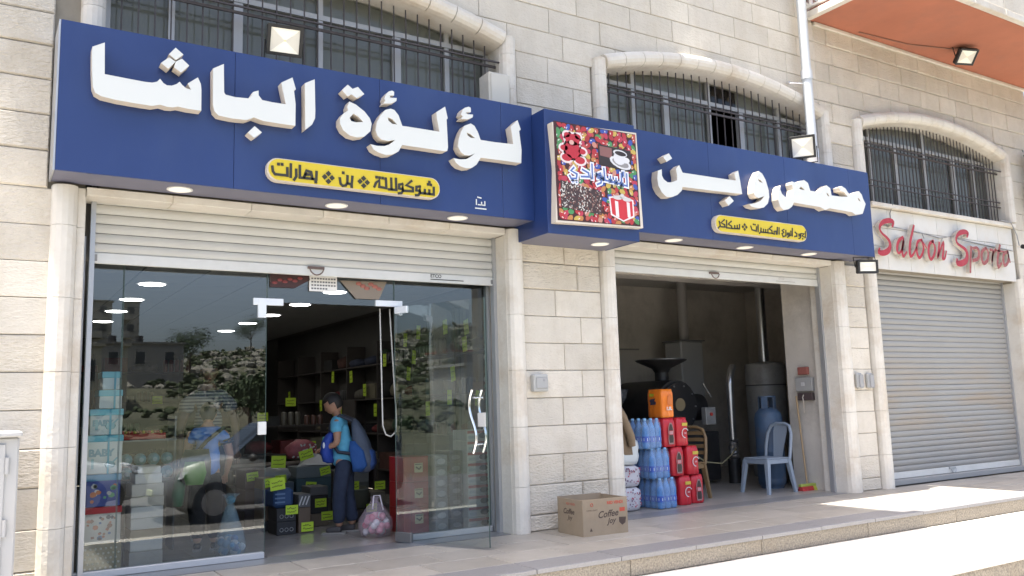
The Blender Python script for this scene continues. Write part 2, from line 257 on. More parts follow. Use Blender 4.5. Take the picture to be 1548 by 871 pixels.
DOT=[[(1.992,3.171),(2.021,3.173),(2.3,3.059),(2.537,3.166),(2.61,3.056),(2.835,3.164),(2.863,3.163),(2.891,3.162),(2.919,3.16),(3.336,3.179),(3.322,3.157),(3.35,3.155)],[(7.427,3.16),(7.454,3.159),(8.05,3.132),(8.248,3.059)]]
DIA=[[(2.408,3.144),(2.376,3.113),(2.439,3.111),(2.408,3.078),(2.717,3.14),(2.685,3.11),(2.75,3.108),(2.718,3.076)],[(7.283,3.143),(7.253,3.117),(7.308,3.118),(7.278,3.09)]]
OVAL=[[(1.996,3.218),(3.302,3.213),(2.051,3.04),(3.273,3.043),(1.912,3.118),(3.434,3.102)],[(6.925,3.211),(8.218,3.222),(6.92,3.032),(8.083,3.041),(6.839,3.113),(8.33,3.131)]]
SAL=[[(10.531,3.479,0.028),(10.551,3.534,0.041),(10.491,3.55,0.05),(10.414,3.54,0.05),(10.327,3.514,0.047),(10.257,3.461,0.035),(10.243,3.407,0.027),(10.288,3.354,0.025),(10.373,3.309,0.031),(10.432,3.256,0.038),(10.434,3.188,0.044),(10.388,3.127,0.057),(10.283,3.087,0.057),(10.186,3.092,0.047),(10.2,3.14,0.022)],[(10.739,3.333,0.032),(10.657,3.294,0.035),(10.599,3.216,0.035),(10.59,3.131,0.032),(10.638,3.114,0.026),(10.708,3.182,0.026),(10.757,3.313,0.029),(10.71,3.193,0.029),(10.697,3.107,0.029),(10.721,3.072,0.029),(10.796,3.135,0.019)],[(11.021,3.522,0.026),(10.971,3.426,0.033),(10.906,3.293,0.036),(10.869,3.162,0.036),(10.883,3.083,0.033),(10.959,3.126,0.023),(11.035,3.217,0.02)],[(11.178,3.335,0.027),(11.084,3.306,0.03),(11.038,3.217,0.033),(11.039,3.131,0.033),(11.078,3.075,0.03),(11.154,3.128,0.03),(11.205,3.229,0.027),(11.176,3.324,0.023),(11.269,3.234,0.017)],[(11.449,3.34,0.031),(11.36,3.295,0.034),(11.313,3.194,0.038),(11.321,3.107,0.034),(11.36,3.072,0.031),(11.434,3.137,0.031),(11.48,3.249,0.027),(11.43,3.333,0.024)],[(11.594,3.324,0.028),(11.561,3.211,0.031),(11.522,3.11,0.028),(11.594,3.214,0.024),(11.699,3.343,0.028),(11.679,3.22,0.031),(11.641,3.107,0.035),(11.698,3.111,0.024),(11.753,3.214,0.017)],[(12.322,3.479,0.027),(12.345,3.527,0.04),(12.28,3.542,0.053),(12.171,3.525,0.053),(12.076,3.479,0.04),(12.029,3.41,0.03),(12.054,3.351,0.03),(12.151,3.313,0.033),(12.249,3.269,0.043),(12.274,3.195,0.05),(12.229,3.11,0.063),(12.107,3.062,0.066),(12.003,3.06,0.056),(12.004,3.116,0.023)]]
SAF=[[(12.399,3.316,0.037),(12.36,3.18,0.037),(12.312,2.953,0.03)],[(12.452,3.309,0.03),(12.553,3.322,0.033),(12.595,3.258,0.04),(12.551,3.162,0.04),(12.418,3.123,0.033)],[(12.783,3.334,0.031),(12.68,3.274,0.038),(12.652,3.169,0.038),(12.693,3.099,0.038),(12.805,3.158,0.038),(12.844,3.265,0.034),(12.802,3.335,0.028)],[(12.91,3.322,0.031),(12.982,3.306,0.031),(12.947,3.22,0.031),(12.921,3.135,0.031),(12.974,3.264,0.028),(13.053,3.332,0.031)],[(13.19,3.406,0.032),(13.131,3.296,0.039),(13.077,3.166,0.039),(13.086,3.067,0.036),(13.174,3.13,0.028)],[(13.06,3.322,0.021),(13.287,3.317,0.021)],[(13.395,3.325,0.033),(13.281,3.285,0.036),(13.243,3.187,0.04),(13.264,3.104,0.036),(13.36,3.152,0.036),(13.405,3.251,0.033),(13.385,3.324,0.025),(13.431,3.168,0.022)]]
# ================================================================== SETTING: ground
GR=mat('beige_paving_tile',(.33,.305,.265),.42,var=.10,scale=5,rand=.11,bump=.05,bscale=50,dirt=((.22,.195,.16),2.2,.55))
GRN=mat('grey_granite_edge',(.22,.215,.215),.5,var=.15,scale=60,rand=.05,dirt=((.2,.19,.18),3,.4))
RIS=mat('brushed_aggregate',(.25,.22,.175),.9,var=.5,scale=60,rand=.06,bump=.5,bscale=70,dirt=((.24,.19,.13),2,.4))
STEP=mat('pale_step_paving',(.54,.51,.455),.7,var=.05,scale=6,rand=.04,bump=.1,bscale=60)
ASPH=mat('asphalt',(.11,.105,.10),.9,var=.2,scale=30,bump=.3,bscale=80)
GRO=mat('joint_grout',(.15,.135,.115),.95,var=.1,scale=10)
earth=mat('dry_earth',(.20,.175,.13),.95,var=.25,scale=.15,dirt=((.10,.12,.05),.06,.8))
structure('ground',MB().add([(-700,-13,-.72),(700,-13,-.72),(700,700,-.72),(-700,700,-.72)],[(0,1,2,3)]),earth)
structure('road',MB().box(-160,160,-12.8,-4.55,-1.0,-.55),ASPH)
pave=structure('pavement',MB().box(-6,16,-1.56,.02,-.5,-.02),GRO)
def tile(name,x0,x1,y0,y1,z0,z1,m,par,c=.004):
    mb=MB(); t=z1+random.uniform(-.0015,.0015)
    mb.add([(x0,y0,z0),(x1,y0,z0),(x1,y1,z0),(x0,y1,z0),(x0,y0,t-c),(x1,y0,t-c),(x1,y1,t-c),(x0,y1,t-c),(x0+c,y0+c,t),(x1-c,y0+c,t),(x1-c,y1-c,t),(x0+c,y1-c,t)],
      [(0,1,5,4),(1,2,6,5),(2,3,7,6),(3,0,4,7),(4,5,9,8),(5,6,10,9),(6,7,11,10),(7,4,8,11),(8,9,10,11)])
    return part(name,mb,m,par)
g=.004
for j,(ya,yb) in enumerate([(-1.27,-.86),(-.86,-.44),(-.44,.015)]):
    x=-1.2+.23*j
    while x<14.6:
        w=.6; tile('paving_tile',x+g,x+w-g,ya+g,yb-g,-.03,0,GR,pave); x+=w
x=-1.2
while x<14.6: tile('edge_tile',x+g,x+.8-g,-1.60,-1.27-g,-.035,.0,GRN,pave); x+=.8
x=-1.5
while x<15:
    part('riser_slab',MB().cbox(x+.003,x+1.5-.003,-1.585,-1.56,-.169,-.036,.004),RIS,pave); x+=1.5
lower=structure('lower_step',MB().box(-6,16,-3.0,-1.56,-.5,-.185),GRO)
x=-1.4
while x<15:
    tile('step_slab',x+g,x+1.0-g,-2.3+g,-1.59,-.2,-.17,STEP,lower); tile('step_slab',x+.4+g,x+1.4-g,-3.03,-2.3-g,-.2,-.17,STEP,lower); x+=1.0
x=-1.2
while x<15:
    part('riser_slab',MB().cbox(x+.003,x+1.5-.003,-3.01,-2.98,-.34,-.202,.004),RIS,lower); x+=1.5
structure('kerb_walk',MB().box(-60,60,-4.55,-2.995,-.9,-.345),STEP)

# ================================================================== the shop building
bld=thing('shop_building','pale limestone building with three arched windows above a row of ground-floor shops','building',(0,0,0))
def arc(x,xc,R,zt): return zt-R+math.sqrt(max(R*R-(x-xc)**2,0))
OPEN=[(.66,4.39),(5.74,9.33),(10.2,13.74)]  # shop openings (x), z 0..2.876
WINS=[(.75,4.39),(5.74,9.31),(10.17,13.72)]
RT=5.28; RO=6.22; RI=6.05
def wz(x):   # top of window void at x (mid of moulding) or None
    for a,b in WINS:
        if a-.1<x<b+.1: return arc(x,(a+b)/2,RO-.09,RT-.09)
    return None
# core wall as boxes round the openings (never coplanar with the blocks)
YC=.03
def wallseg(x0,x1,z0,z1): core.box(x0,x1,YC,.30,z0,z1)
core=MB()
wallseg(-6,.66,0,9.6)
wallseg(4.39,5.74,0,9.6); wallseg(9.33,10.17,0,9.6); wallseg(13.74,14.68,0,9.6)
for (a,b),(c,d) in zip(OPEN,WINS):
    a2=max(a,c); b2=min(b,d)
    lo=4.1 if a<10 else 3.80
    core.box(a2+.003,b2-.003,YC+.001,.299,2.9,lo); 
    n=24
    for i in range(n):
        x0=a2+.003+(b2-a2-.006)*i/n; x1=a2+.003+(b2-a2-.006)*(i+1)/n; z=min(arc(x0,(c+d)/2,RI,RT-.17),arc(x1,(c+d)/2,RI,RT-.17))
        z0=arc(x0,(c+d)/2,RI,RT-.17); z1=arc(x1,(c+d)/2,RI,RT-.17)
        core.add([(x0,YC,z0),(x1,YC,z1),(x1,.3,z1),(x0,.3,z0),(x0,YC,9.6),(x1,YC,9.6),(x1,.3,9.6),(x0,.3,9.6)],[(3,2,1,0),(4,5,6,7),(0,1,5,4),(2,3,7,6)])
part('wall_core',core,CORE,bld)
part('roof_slab',MB().box(-6,14.66,.301,12,9.3,9.58),PLASTER,bld)
part('side_wall',MB().box(14.36,14.675,.302,12,-.4,9.29),SMOOTH,bld)
part('side_wall',MB().box(-6,-5.7,.302,12,-.4,9.29),SMOOTH,bld)
# upper storey slab between floors
part('floor_slab',MB().box(-5.69,14.35,.302,11.98,3.42,3.72),PLASTER,bld)
# stone blocks
zs=[0,.152,.434,.720,.997,1.270,1.541,1.812,2.083,2.352,2.624,2.905,3.19,3.465,3.742,4.01,4.272,4.545,4.83,5.11,5.385,5.655,5.925,6.195,6.47]
nblk=0
def block(x0,x1,z0,z1,rough,curved=True):
    """one stone: chamfered face, bottom edge following the arch where there is one"""
    global nblk
    j=.0022; x0+=j; x1-=j; z0+=j; z1-=j
    if x1-x0<.04: return
    xs=[x0,x1]; fl=[wz(x) for x in (x0,(x0+x1)/2,x1)]
    zb=[z0,z0]
    if curved and any(f is not None and f>z0 for f in fl):
        n=6; xs=[x0+(x1-x0)*i/n for i in range(n+1)]; zb=[]
        for x in xs:
            f=wz(x); zb.append(max(z0,min(f,z1)) if f is not None else z0)
        keep=[(x,b) for x,b in zip(xs,zb) if b<z1-.012]
        if len(keep)<2: return
        xs=[k[0] for k in keep]; zb=[k[1] for k in keep]
    d=random.uniform(0,.006) if not rough else random.uniform(0,.014)
    c=.005 if not rough else .011; n=len(xs); X0,X1=xs[0],xs[-1]
    yb=YC+.02; y1=-.004; y2=-.008-d
    top=[(X1,z1),(X0,z1)]; loop=list(zip(xs,zb))+top
    cx=(X0+X1)/2; 
    ins=[(min(max(x,X0+c),X1-c),b+c) for x,b in zip(xs,zb)]+[(X1-c,z1-c),(X0+c,z1-c)]
    N=len(loop); mb=MB()
    vs=[(p[0],yb,p[1]) for p in loop]+[(p[0],y1,p[1]) for p in loop]+[(p[0],y2,p[1]) for p in ins]
    fs=[]
    for i in range(N):
        k=(i+1)%N; fs.append((i,k,N+k,N+i)); fs.append((N+i,N+k,2*N+k,2*N+i))
    if n==2: fs.append((2*N,2*N+1,2*N+2,2*N+3))
    else:
        mid=len(vs)
        for i in range(n-1):  # fan to top edge pieces
            pass
        topn=[(ins[i][0],y2,z1-c) for i in range(n)]; vs+=topn
        for i in range(n-1): fs.append((2*N+i,2*N+i+1,mid+i+1,mid+i))
    mb.add(vs,fs); part('stone_block',mb,ROCK if rough else SMOOTH,bld); nblk+=1
def course(x0,x1,k,rough=False,w=(.52,.95),seed=None,forced=None):
    z0,z1=zs[k],zs[k+1]; x=x0; rnd=random.Random(seed if seed is not None else k*7+int(x0*10))
    if forced: cuts=forced
    else:
        cuts=[]; x=x0+rnd.uniform(.25,w[1]*.8)
        while x<x1-.22: cuts.append(x); x+=rnd.uniform(*w)
    cuts=[x0]+cuts+[x1]
    for a,b in zip(cuts,cuts[1:]): block(a,b,z0,z1,rough)
# left wall
for k in range(0,18): course(-.9,.405 if k>=11 else .455,k,rough=(k%3==0 or k>9),w=(.9,1.4),seed=k+3)
# pillar between the two shops: joint positions alternate as in the photograph
J=[5.05,5.22,5.0,5.3,5.02,5.27,5.06,5.28,4.97,5.25,5.1]
for k in range(0,11): course(4.565,5.555,k,rough=(k<3 or k>8),forced=[J[k]])
# pillar between second shop and saloon
for k in range(0,11): course(9.555,9.985,k,rough=(k in (0,1,8,9,10)),forced=[])
# right end
for k in range(0,19): course(13.925,14.68,k,rough=False,w=(.5,.7),seed=k)
# upper wall over the sign, left piece
for k in range(15,18): course(4.58,5.545,k,w=(.5,.7),forced=[[5.02],[5.3],[4.98]][k-15])
for k in range(18,24): course(2.9 if k<21 else 3.6,9.34,k,w=(.48,.86),seed=k*5)
for k in range(13,18): course(9.52,9.99,k,rough=True,forced=[])
for k in range(18,23): course(9.34,14.68,k,rough=True,w=(.42,.62),seed=k*9)
for k in range(23,24): course(3.6,9.34,23,w=(.6,.9),seed=99) if False else None
print('blocks',nblk)
# arch mouldings: half-round cast stones
def sweep_piece(path,u0,u1,v,parent,name,n=7,flat=.0):
    """path: list of (x,z,nx,nz) with outward normal; half-round profile from u0 to u1, protruding v"""
    prof=[(u0,YC)]+[(u0+(u1-u0)*(1-math.cos(math.pi*i/n))/2,-v*math.sin(math.pi*i/n)**.8-.006) for i in range(n+1)]+[(u1,YC)]
    if flat: prof=[(u0-flat,YC),(u0-flat,-.012),(u0,-.012)]+prof[1:]
    vs=[]; 
    for x,z,nx,nz in path:
        for u,y in prof: vs.append((x+nx*u,y,z+nz*u))
    m=len(prof); fs=[]
    for i in range(len(path)-1):
        for k in range(m-1): fs.append((i*m+k,i*m+k+1,(i+1)*m+k+1,(i+1)*m+k))
    fs.append(tuple(range(m))); fs.append(tuple(range((len(path)-1)*m,len(path)*m))[::-1])
    mb=MB().add(vs,fs); part(name,mb,CAST,parent)
G2=.0015
for wi,(a,b) in enumerate(WINS):
    xc=(a+b)/2; zc=RT-RO; th=math.asin((b-xc)/RI); zsps=zc+RI*math.cos(th)
    n=13
    for i in range(n):
        t0=-th+2*th*i/n+.0006; t1=-th+2*th*(i+1)/n-.0006
        path=[(xc+RI*math.sin(t),zc+RI*math.cos(t),math.sin(t),math.cos(t)) for t in (t0,(t0+t1)/2,t1)]
        sweep_piece(path,0,.17,.10,bld,'arch_stone')
        # intrados
    zlo={0:4.0,1:4.0,2:3.83}[wi]
    for side in (-1,1):
        xe=a if side<0 else b; z=zlo
        while z<zsps+.07:
            z2=min(z+.37,zsps+.10); path=[(xe,z+G2,side,0),(xe,z2-G2,side,0)]
            if side>0: path=path[::-1]
            sweep_piece(path,.0,.17,.095,bld,'jamb_stone'); z=z2
        # corner knob filling the mitre
    # reveal lining (intrados) in trim stone
    mb=MB(); N=20
    for i in range(N):
        t0=-th+2*th*i/N; t1=-th+2*th*(i+1)/N
        q=[(xc+(RI-.004)*math.sin(t),zc+(RI-.004)*math.cos(t)) for t in (t0,t1)]
        mb.add([(q[0][0],-.005,q[0][1]),(q[1][0],-.005,q[1][1]),(q[1][0],.28,q[1][1]),(q[0][0],.28,q[0][1])],[(0,1,2,3)])
    part('arch_lining',mb,CAST,bld)
    for xe,s in ((a,1),(b,-1)): part('window_reveal',MB().box(min(xe,xe+s*.004),max(xe,xe+s*.004),-.004,.28,zlo,zsps),CAST,bld)
for oi,(a,b) in enumerate(OPEN):
    top=2.93
    for side in (-1,1):
        xe=a if side<0 else b; z=0; fl=.05 if (oi==0 and side<0) else 0; k=0
        # left rolls sit right at the opening
        while z<top-.01:
            z2=min(zs[k+2] if k+2<len(zs) else top,top); z2=min(z+.55,top) if z2<=z else z2; k+=2
            path=[(xe,z+G2,side,0),(xe,z2-G2,side,0)]
            if side>0: path=path[::-1]
            sweep_piece(path,fl,fl+.18 if not(oi==1 and side>0) else .22,.095,bld,'jamb_stone',flat=fl*.98); z=z2
        part('door_reveal',MB().box(min(xe,xe-side*.004)+0,max(xe,xe-side*.004),-.01,.34,0,2.87),CAST,bld)
    # lintel under the sign
    if oi<2:
        x=a+.003
        while x<b-.01:
            x2=min(x+.62,b-.003); part('lintel_stone',MB().cbox(x+.0015,x2-.0015,-.03,.26,2.876,2.94,.004),CAST,bld); x=x2
# --- windows
WGL=glass_mat('window_glass',(.78,.80,.78),.9,1.5,.05,(.9,.84,.76))
WDK=mat('room_shade_black',(.02,.02,.02),.9)
CUR=mat('grey_blind',(.33,.33,.31),.8,var=.06,scale=.8)
for wi,(a,b) in enumerate(WINS):
    xc=(a+b)/2; zc=RT-RO; zlo=3.86; fr=MB()
    w=thing  # unused alias
    top=lambda x:zc+math.sqrt(RI*RI-(x-xc)**2)-.005
    ms={0:[1.28,1.83,2.58,3.35,3.9],1:[6.33,6.84,7.55,8.1,8.8],2:[10.7,11.3,12.0,12.75,13.3]}[wi]
    win=part('arched_window',MB().box(a+.01,b-.01,.215,.265,3.80,3.86),ALUW,bld)
    part('window_frame',MB().box(a+.005,a+.06,.21,.27,3.86,top(a+.03)-.02),ALUW,win); part('window_frame',MB().box(b-.06,b-.005,.21,.27,3.86,top(b-.03)-.02),ALUW,win)
    zt=4.80
    part('window_transom',MB().box(a+.061,b-.061,.205,.275,zt,zt+.05),ALUW,win)
    for i,mx in enumerate(ms):
        wd=.085 if i%2 else .05
        part('window_mullion',MB().box(mx-wd/2,mx+wd/2,.212,.268,3.861,zt-.001),ALUW,win)
        if i%2==0 and top(mx)>zt+.1: part('window_mullion',MB().box(mx-.025,mx+.025,.212,.268,zt+.051,top(mx)),ALUW,win)
    xs=[a+.06]+ms+[b-.06]
    for i,(p,q) in enumerate(zip(xs,xs[1:])):
        if wi==1 and i==3: continue     # this sash stands open
        part('pane',MB().add([(p,.242,3.861),(q,.242,3.861),(q,.242,zt),(p,.242,zt)],[(0,1,2,3)]),WGL,win)
    for i in range(6):
        p=a+.06+(b-a-.12)*i/6; q=a+.06+(b-a-.12)*(i+1)/6
        part('pane',MB().add([(p,.243,zt+.05),(q,.243,zt+.05),(q,.243,max(top(q),zt+.06)),(p,.243,max(top(p),zt+.06))],[(0,1,2,3)]),WGL,win)
    part('window_blind',MB().box(a+.02,b-.02,.285,.295,3.86,5.2) if wi!=1 else MB().box(a+.02,ms[2],.285,.295,3.86,5.2).box(ms[3],b-.02,.285,.295,3.86,5.2),CUR,bld)
    # iron grille
    gr=MB().box(a-.0+.01,b-.01,.055,.07,4.62,4.645)
    gp=part('window_grille',gr,IRON,bld)
    part('grille_rail',MB().box(a+.01,b-.01,.055,.07,4.685,4.70),IRON,gp)
    part('grille_rail',MB().box(a-.03,b+.03,-.005,.01,4.655,4.67),IRON,gp) if wi!=1 else None
    for zr in ((4.08,4.16) if wi==2 else (4.12,)): part('grille_rail',MB().box(a+.01,b-.01,.055,.07,zr,zr+.014),IRON,gp)
    nb=int((b-a)/(.125 if wi<2 else .085)); base=None
    for i in range(1,nb):
        x=a+(b-a)*i/nb; t=top(x)-.02
        part('grille_bar',MB().box(x-.0052,x+.0052,.071,.082,3.87,t),IRON,gp)
part('room_shade_sheet',MB().box(-5,14.3,3.6,3.62,3.73,9.2),WDK,bld)  # near-black sheet stands in for the shade of the unlit room
# --- roller shutters
def text_on(s,x,z,y,size,m,parent,**k):
    t=text_mb(s,size,**k); t.move(x,y,z); return part('printed_lettering',t,m,parent)
def shutter(a,b,zb,zt,name,pitch=.0775,txt=None,rail=.085,dirt=False):
    mb=MB(); y=.2
    mb.cbox(a,b,y-.016,y+.014,zb,zb+rail,.004)
    sh=part('roller_shutter',mb,mat(name+'_rail',(.60,.60,.57),.4,var=.04,metal=.1,dirt=((.45,.42,.37),2,.3)),bld)
    z=zb+rail+.003; me=None
    prof=[(0,0),(-.004,.006),(-.010,.02),(-.013,.038),(-.010,.056),(-.004,.070),(.004,.0745)]
    pts=[(yy,zz*pitch/.0775) for yy,zz in prof]
    v=[(a,y+p[0],p[1]) for p in pts]+[(b,y+p[0],p[1]) for p in pts]+[(a,y+.012,0),(a,y+.012,pitch-.003),(b,y+.012,0),(b,y+.012,pitch-.003)]
    n=len(pts); f=[(i,i+n,i+n+1,i+1) for i in range(n-1)]; f+= [(2*n,2*n+1,2*n+3,2*n+2)]
    base=MB().add(v,f); me=base.mesh('shutter_slat',DSL if dirt else SLAT)
    back=0
    while z<zt:
        o=bpy.data.objects.new('slat',me); link(o); o.parent=sh; o.location=(0,random.uniform(-.0012,.0012),z); z+=pitch
    part('shutter_core',MB().box(a,b,y+.013,y+.017,zb+rail,zt+.0),BLACKP,sh)
    for xx in (a,b-.045): part('guide_rail',MB().box(xx if xx==a else xx+.01,(xx+.035) if xx==a else b,y-.035,y+.03,.0,zt),ALU,sh) if name!='x' else None
    return sh
DSL=SLAT.copy(); DSL.name='galvanised_slat_dusty'
DSL=mat('galvanised_slat_dusty',(.29,.285,.265),.55,var=.05,scale=2,metal=.0,stretch=(.35,1,3))
n_=DSL.node_tree; p_=n_.nodes['Principled BSDF']; geo=n_.nodes.new('ShaderNodeNewGeometry'); mp=n_.nodes.new('ShaderNodeMapping'); mp.inputs['Scale'].default_value=(.55,1,2.2)
nz=n_.nodes.new('ShaderNodeTexNoise'); nz.inputs['Scale'].default_value=1.6; nz.inputs['Detail'].default_value=7; n_.links.new(geo.outputs['Position'],mp.inputs[0]); n_.links.new(mp.outputs[0],nz.inputs['Vector'])
sx=n_.nodes.new('ShaderNodeSeparateXYZ'); n_.links.new(geo.outputs['Position'],sx.inputs[0])
ra=n_.nodes.new('ShaderNodeValToRGB'); e=ra.color_ramp.elements; e[0].position=.12; e[0].color=(.25,)*3+(1,); e[1].position=.62; e[1].color=(0,0,0,1); x1_=ra.color_ramp.elements.new(.36); x1_.color=(1,1,1,1)
dv=n_.nodes.new('ShaderNodeMath'); dv.operation='DIVIDE'; dv.inputs[1].default_value=3; n_.links.new(sx.outputs[2],dv.inputs[0]); n_.links.new(dv.outputs[0],ra.inputs[0])
mr=n_.nodes.new('ShaderNodeMapRange'); mr.inputs[1].default_value=.42; mr.inputs[2].default_value=.62; n_.links.new(nz.outputs[0],mr.inputs[0])
mu=n_.nodes.new('ShaderNodeMath'); mu.operation='MULTIPLY'; n_.links.new(ra.outputs[0],mu.inputs[0]); n_.links.new(mr.outputs[0],mu.inputs[1])
mu2=n_.nodes.new('ShaderNodeMath'); mu2.operation='MULTIPLY'; mu2.inputs[1].default_value=.5; n_.links.new(mu.outputs[0],mu2.inputs[0])
mx=n_.nodes.new('ShaderNodeMix'); mx.data_type='RGBA'; old=p_.inputs['Base Color'].links[0].from_socket; n_.links.new(old,mx.inputs[6]); mx.inputs[7].default_value=(.34,.25,.15,1); n_.links.new(mu2.outputs[0],mx.inputs[0]); n_.links.new(mx.outputs[2],p_.inputs['Base Color'])
sh1=shutter(.72,4.385,2.393,2.95,'sh1')
sh2=shutter(5.745,9.325,2.63,2.95,'sh2')
sh3=shutter(10.205,13.735,.075,2.95,'sh3',dirt=True)
for o in [c for c in sh3.children if c.name.startswith('guide')]: pass
text_on('ETCO',3.66,2.44,.182,.045,DARK,sh1,bold=.001); part('printed_line',MB().box(3.66,4.02,.1815,.1825,2.418,2.426),DARK,sh1)
text_on('ETCO',8.55,2.68,.182,.04,C((.3,.28,.25)),sh2); part('printed_line',MB().box(8.5,8.85,.1815,.1825,2.657,2.663),C((.3,.28,.25)),sh2)
def handle(x,z,par,m):
    h=MB().box(x-.075,x+.075,.168,.184,z+.035,z+.058); pts=[(x-.065+.13*i/10,.155,z+.035-.055*math.sin(math.pi*i/10)**.6) for i in range(11)]
    h.tube(pts,.006,6); part('shutter_handle',h,m,par)
BRZ=mat('brown_handle',(.16,.11,.09),.4,metal=.5)
handle(2.53,2.415,sh1,BRZ); handle(7.42,2.65,sh2,BRZ); handle(11.9,.1,sh3,ALU)
part('shutter_lock',MB().box(.735,.775,.175,.184,2.41,2.462).box(.745,.765,.17,.176,2.42,2.452),C((.25,.25,.25)),sh1)
part('shutter_lock',MB().box(4.33,4.37,.175,.184,2.41,2.45),C((.2,.2,.2)),sh1)
part('door_sill',MB().cbox(10.205,13.735,.10,.28,.0,.07,.004),C((.30,.30,.29)),bld)
# --- saloon fascia: pale stone facing pieces under a ledge
PAN=mat('pale_facing_stone',(.62,.60,.55),.6,var=.04,scale=3,rand=.035,dirt=((.52,.40,.26),1.6,.3))
zr=[2.885,3.20,3.46,3.73]; xs0=[10.2,10.2,10.2]
part('fascia_backing',MB().box(10.18,13.74,-.035,YC-.002,2.9,3.74),CORE,bld)
for r in range(3):
    x=10.183; rnd=random.Random(r+4); first=True
    while x<13.73:
        w=rnd.uniform(.3,.4) if first else rnd.uniform(.5,.62); first=False; x2=min(x+w,13.735)
        if 13.735-x2<.15: x2=13.735
        part('facing_stone',MB().cbox(x+.003,x2-.003,-.05,-.03,zr[r]+.003,zr[r+1]-.003,.002),PAN,bld); x=x2
x=10.16
while x<13.75:
    x2=min(x+.9,13.76); part('ledge_stone',MB().cbox(x+.001,x2-.001,-.12,.2,3.735,3.795,.006),CAST,bld); x=x2
for xx in (10.19,): pass
# --- terracotta balcony, then an unseen slab and ledge added for shade
ORG=mat('terracotta_render',(.40,.145,.085),.85,var=.08,scale=1.5,dirt=((.30,.13,.09),1.3,.6),bump=.2,bscale=8)
bal=part('balcony',MB().box(9.30,15.3,-1.33,-.02,6.205,6.36),ORG,bld)
x=9.30
while x<15.2:
    part('balcony_trim',MB().cbox(x+.001,x+.749,-1.42,-1.331,6.20,6.30,.01),CAST,bal)
    part('balcony_stone',MB().cbox(x+.002,x+.746,-1.40,-1.33,6.304,6.60,.008),SMOOTH,bal); part('balcony_stone',MB().cbox(x+.002,x+.746,-1.40,-1.33,6.604,6.90,.008),SMOOTH,bal); x+=.75
part('balcony_trim',MB().cbox(9.21,9.299,-1.42,-.02,6.20,6.30,.01),CAST,bal)
part('wall_trim',MB().cbox(9.36,14.68,-.045,-.0,6.15,6.20,.008),CAST,bal)
# pierced side screen of that balcony
sc_=MB()
for iy in range(9):
    for iz in range(5):
        y=-1.3+iy*.15; z=6.36+iz*.15
        sc_.box(9.24,9.285,y,y+.03,z,z+.15).box(9.241,9.284,y+.03,y+.15,z,z+.03).add([(9.262,y+.03,z+.03),(9.262,y+.06,z+.03),(9.262,y+.15,z+.12),(9.262,y+.15,z+.15),(9.262,y+.12,z+.15)],[(0,1,2,3,4)])
part('pierced_screen',sc_,C((.78,.76,.70)),bal)
part('shade_slab',MB().box(-1.25,5.87,-1.77,-.03,9.0,9.16),CAST,bld)  # unseen slab, added and sized to shade the pavement and sign
part('shade_slab_parapet',MB().box(-1.25,5.87,-1.77,-1.61,9.161,9.9),SMOOTH,bld)  # upstand on the added, unseen slab
part('shade_ledge',MB().cbox(6.35,14.6,-.21,YC-.001,9.0,9.16,.01),CAST,bld)  # unseen ledge, added to keep sun off the arch mouldings
# ================================================================== SIGN BOARDS
def board(x0,x1,z0,z1,yf,label,joints,gs='sign boards over the shops'):
    t=thing('shop_sign',label,'sign',(x0,yf,z0),group=gs)
    cuts=[x0]+joints+[x1]
    for a,b in zip(cuts,cuts[1:]): part('sign_panel',MB().cbox(a+.0012,b-.0012,yf,yf+.02,z0,z1,.002),BLUE,t)
    part('sign_top',MB().box(x0+.002,x1-.002,yf+.021,-.02,z1-.024,z1-.004),BLUE,t)
    part('soffit_panel',MB().box(x0+.002,x1-.002,yf+.021,-.034,z0+.003,z0+.02),BLUEG,t)
    part('sign_end',MB().box(x0-.012,x0-.001,yf+.004,-.02,z0,z1-.002),ALU,t); part('sign_end',MB().box(x1+.001,x1+.012,yf+.004,-.02,z0,z1-.002),BLUE,t)
    return t
sgL=board(.42,4.488,2.95,4.075,-.40,'long blue sign board with white raised Arabic letters above the glass shop front',[1.66,2.90,4.14])
sgR=board(5.605,9.70,2.95,4.06,-.40,'blue sign board above the open coffee roaster, white raised Arabic letters catching sun',[6.85,8.1,9.3])
sgC=thing('sign_box','projecting blue box between the two sign boards carrying the colourful sweets picture','sign',(4.49,-.62,2.79))
part('box_front',MB().cbox(4.49,5.60,-.62,-.605,2.79,4.0,.003),BLUE,sgC)
part('box_side',MB().box(4.491,4.503,-.604,-.035,2.792,3.998),BLUE,sgC); part('box_side',MB().box(5.587,5.599,-.604,-.035,2.792,3.998),BLUE,sgC)
part('box_top',MB().box(4.504,5.586,-.604,-.035,3.98,3.997),BLUE,sgC); part('soffit_panel',MB().box(4.504,5.586,-.604,-.034,2.795,2.81),BLUEG,sgC)
for z in (3.06,3.2,3.72,3.9): part('rivet',MB().lathe([(.008,0),(.006,.004)],n=6).rot(0),ALU,sgC) if False else None
LAMP=mat('downlight_diffuser',(.80,.76,.66),.4,emit=((1,.92,.8),.12))
def downlight(x,y,z,par,r=.085):
    part('downlight_ring',MB().lathe([(r+.012,-.006),(r+.012,.0),(r,.004)],(x,y,z-.001),20),C((.7,.7,.68)),par)
    part('downlight',MB().lathe([(.0001,-.0075),(r*.96,-.0075),(r,-.002)],(x,y,z),20,smooth=False),LAMP,par)
for x in (1.30,2.58,3.76): downlight(x,-.2,2.953,sgL)
downlight(5.3,-.36,2.794,sgC,.08)
for x in (6.45,7.56,8.68): downlight(x,-.2,2.953,sgR)
LET=[WHITE,CREAM]
for poly,holes in BIG:
    par=sgL if poly[0][0]<5 else sgR; mb=MB()
    mb.prism(poly,-.50,-.405,0,1,holes); part('letter',mb,LET,par)
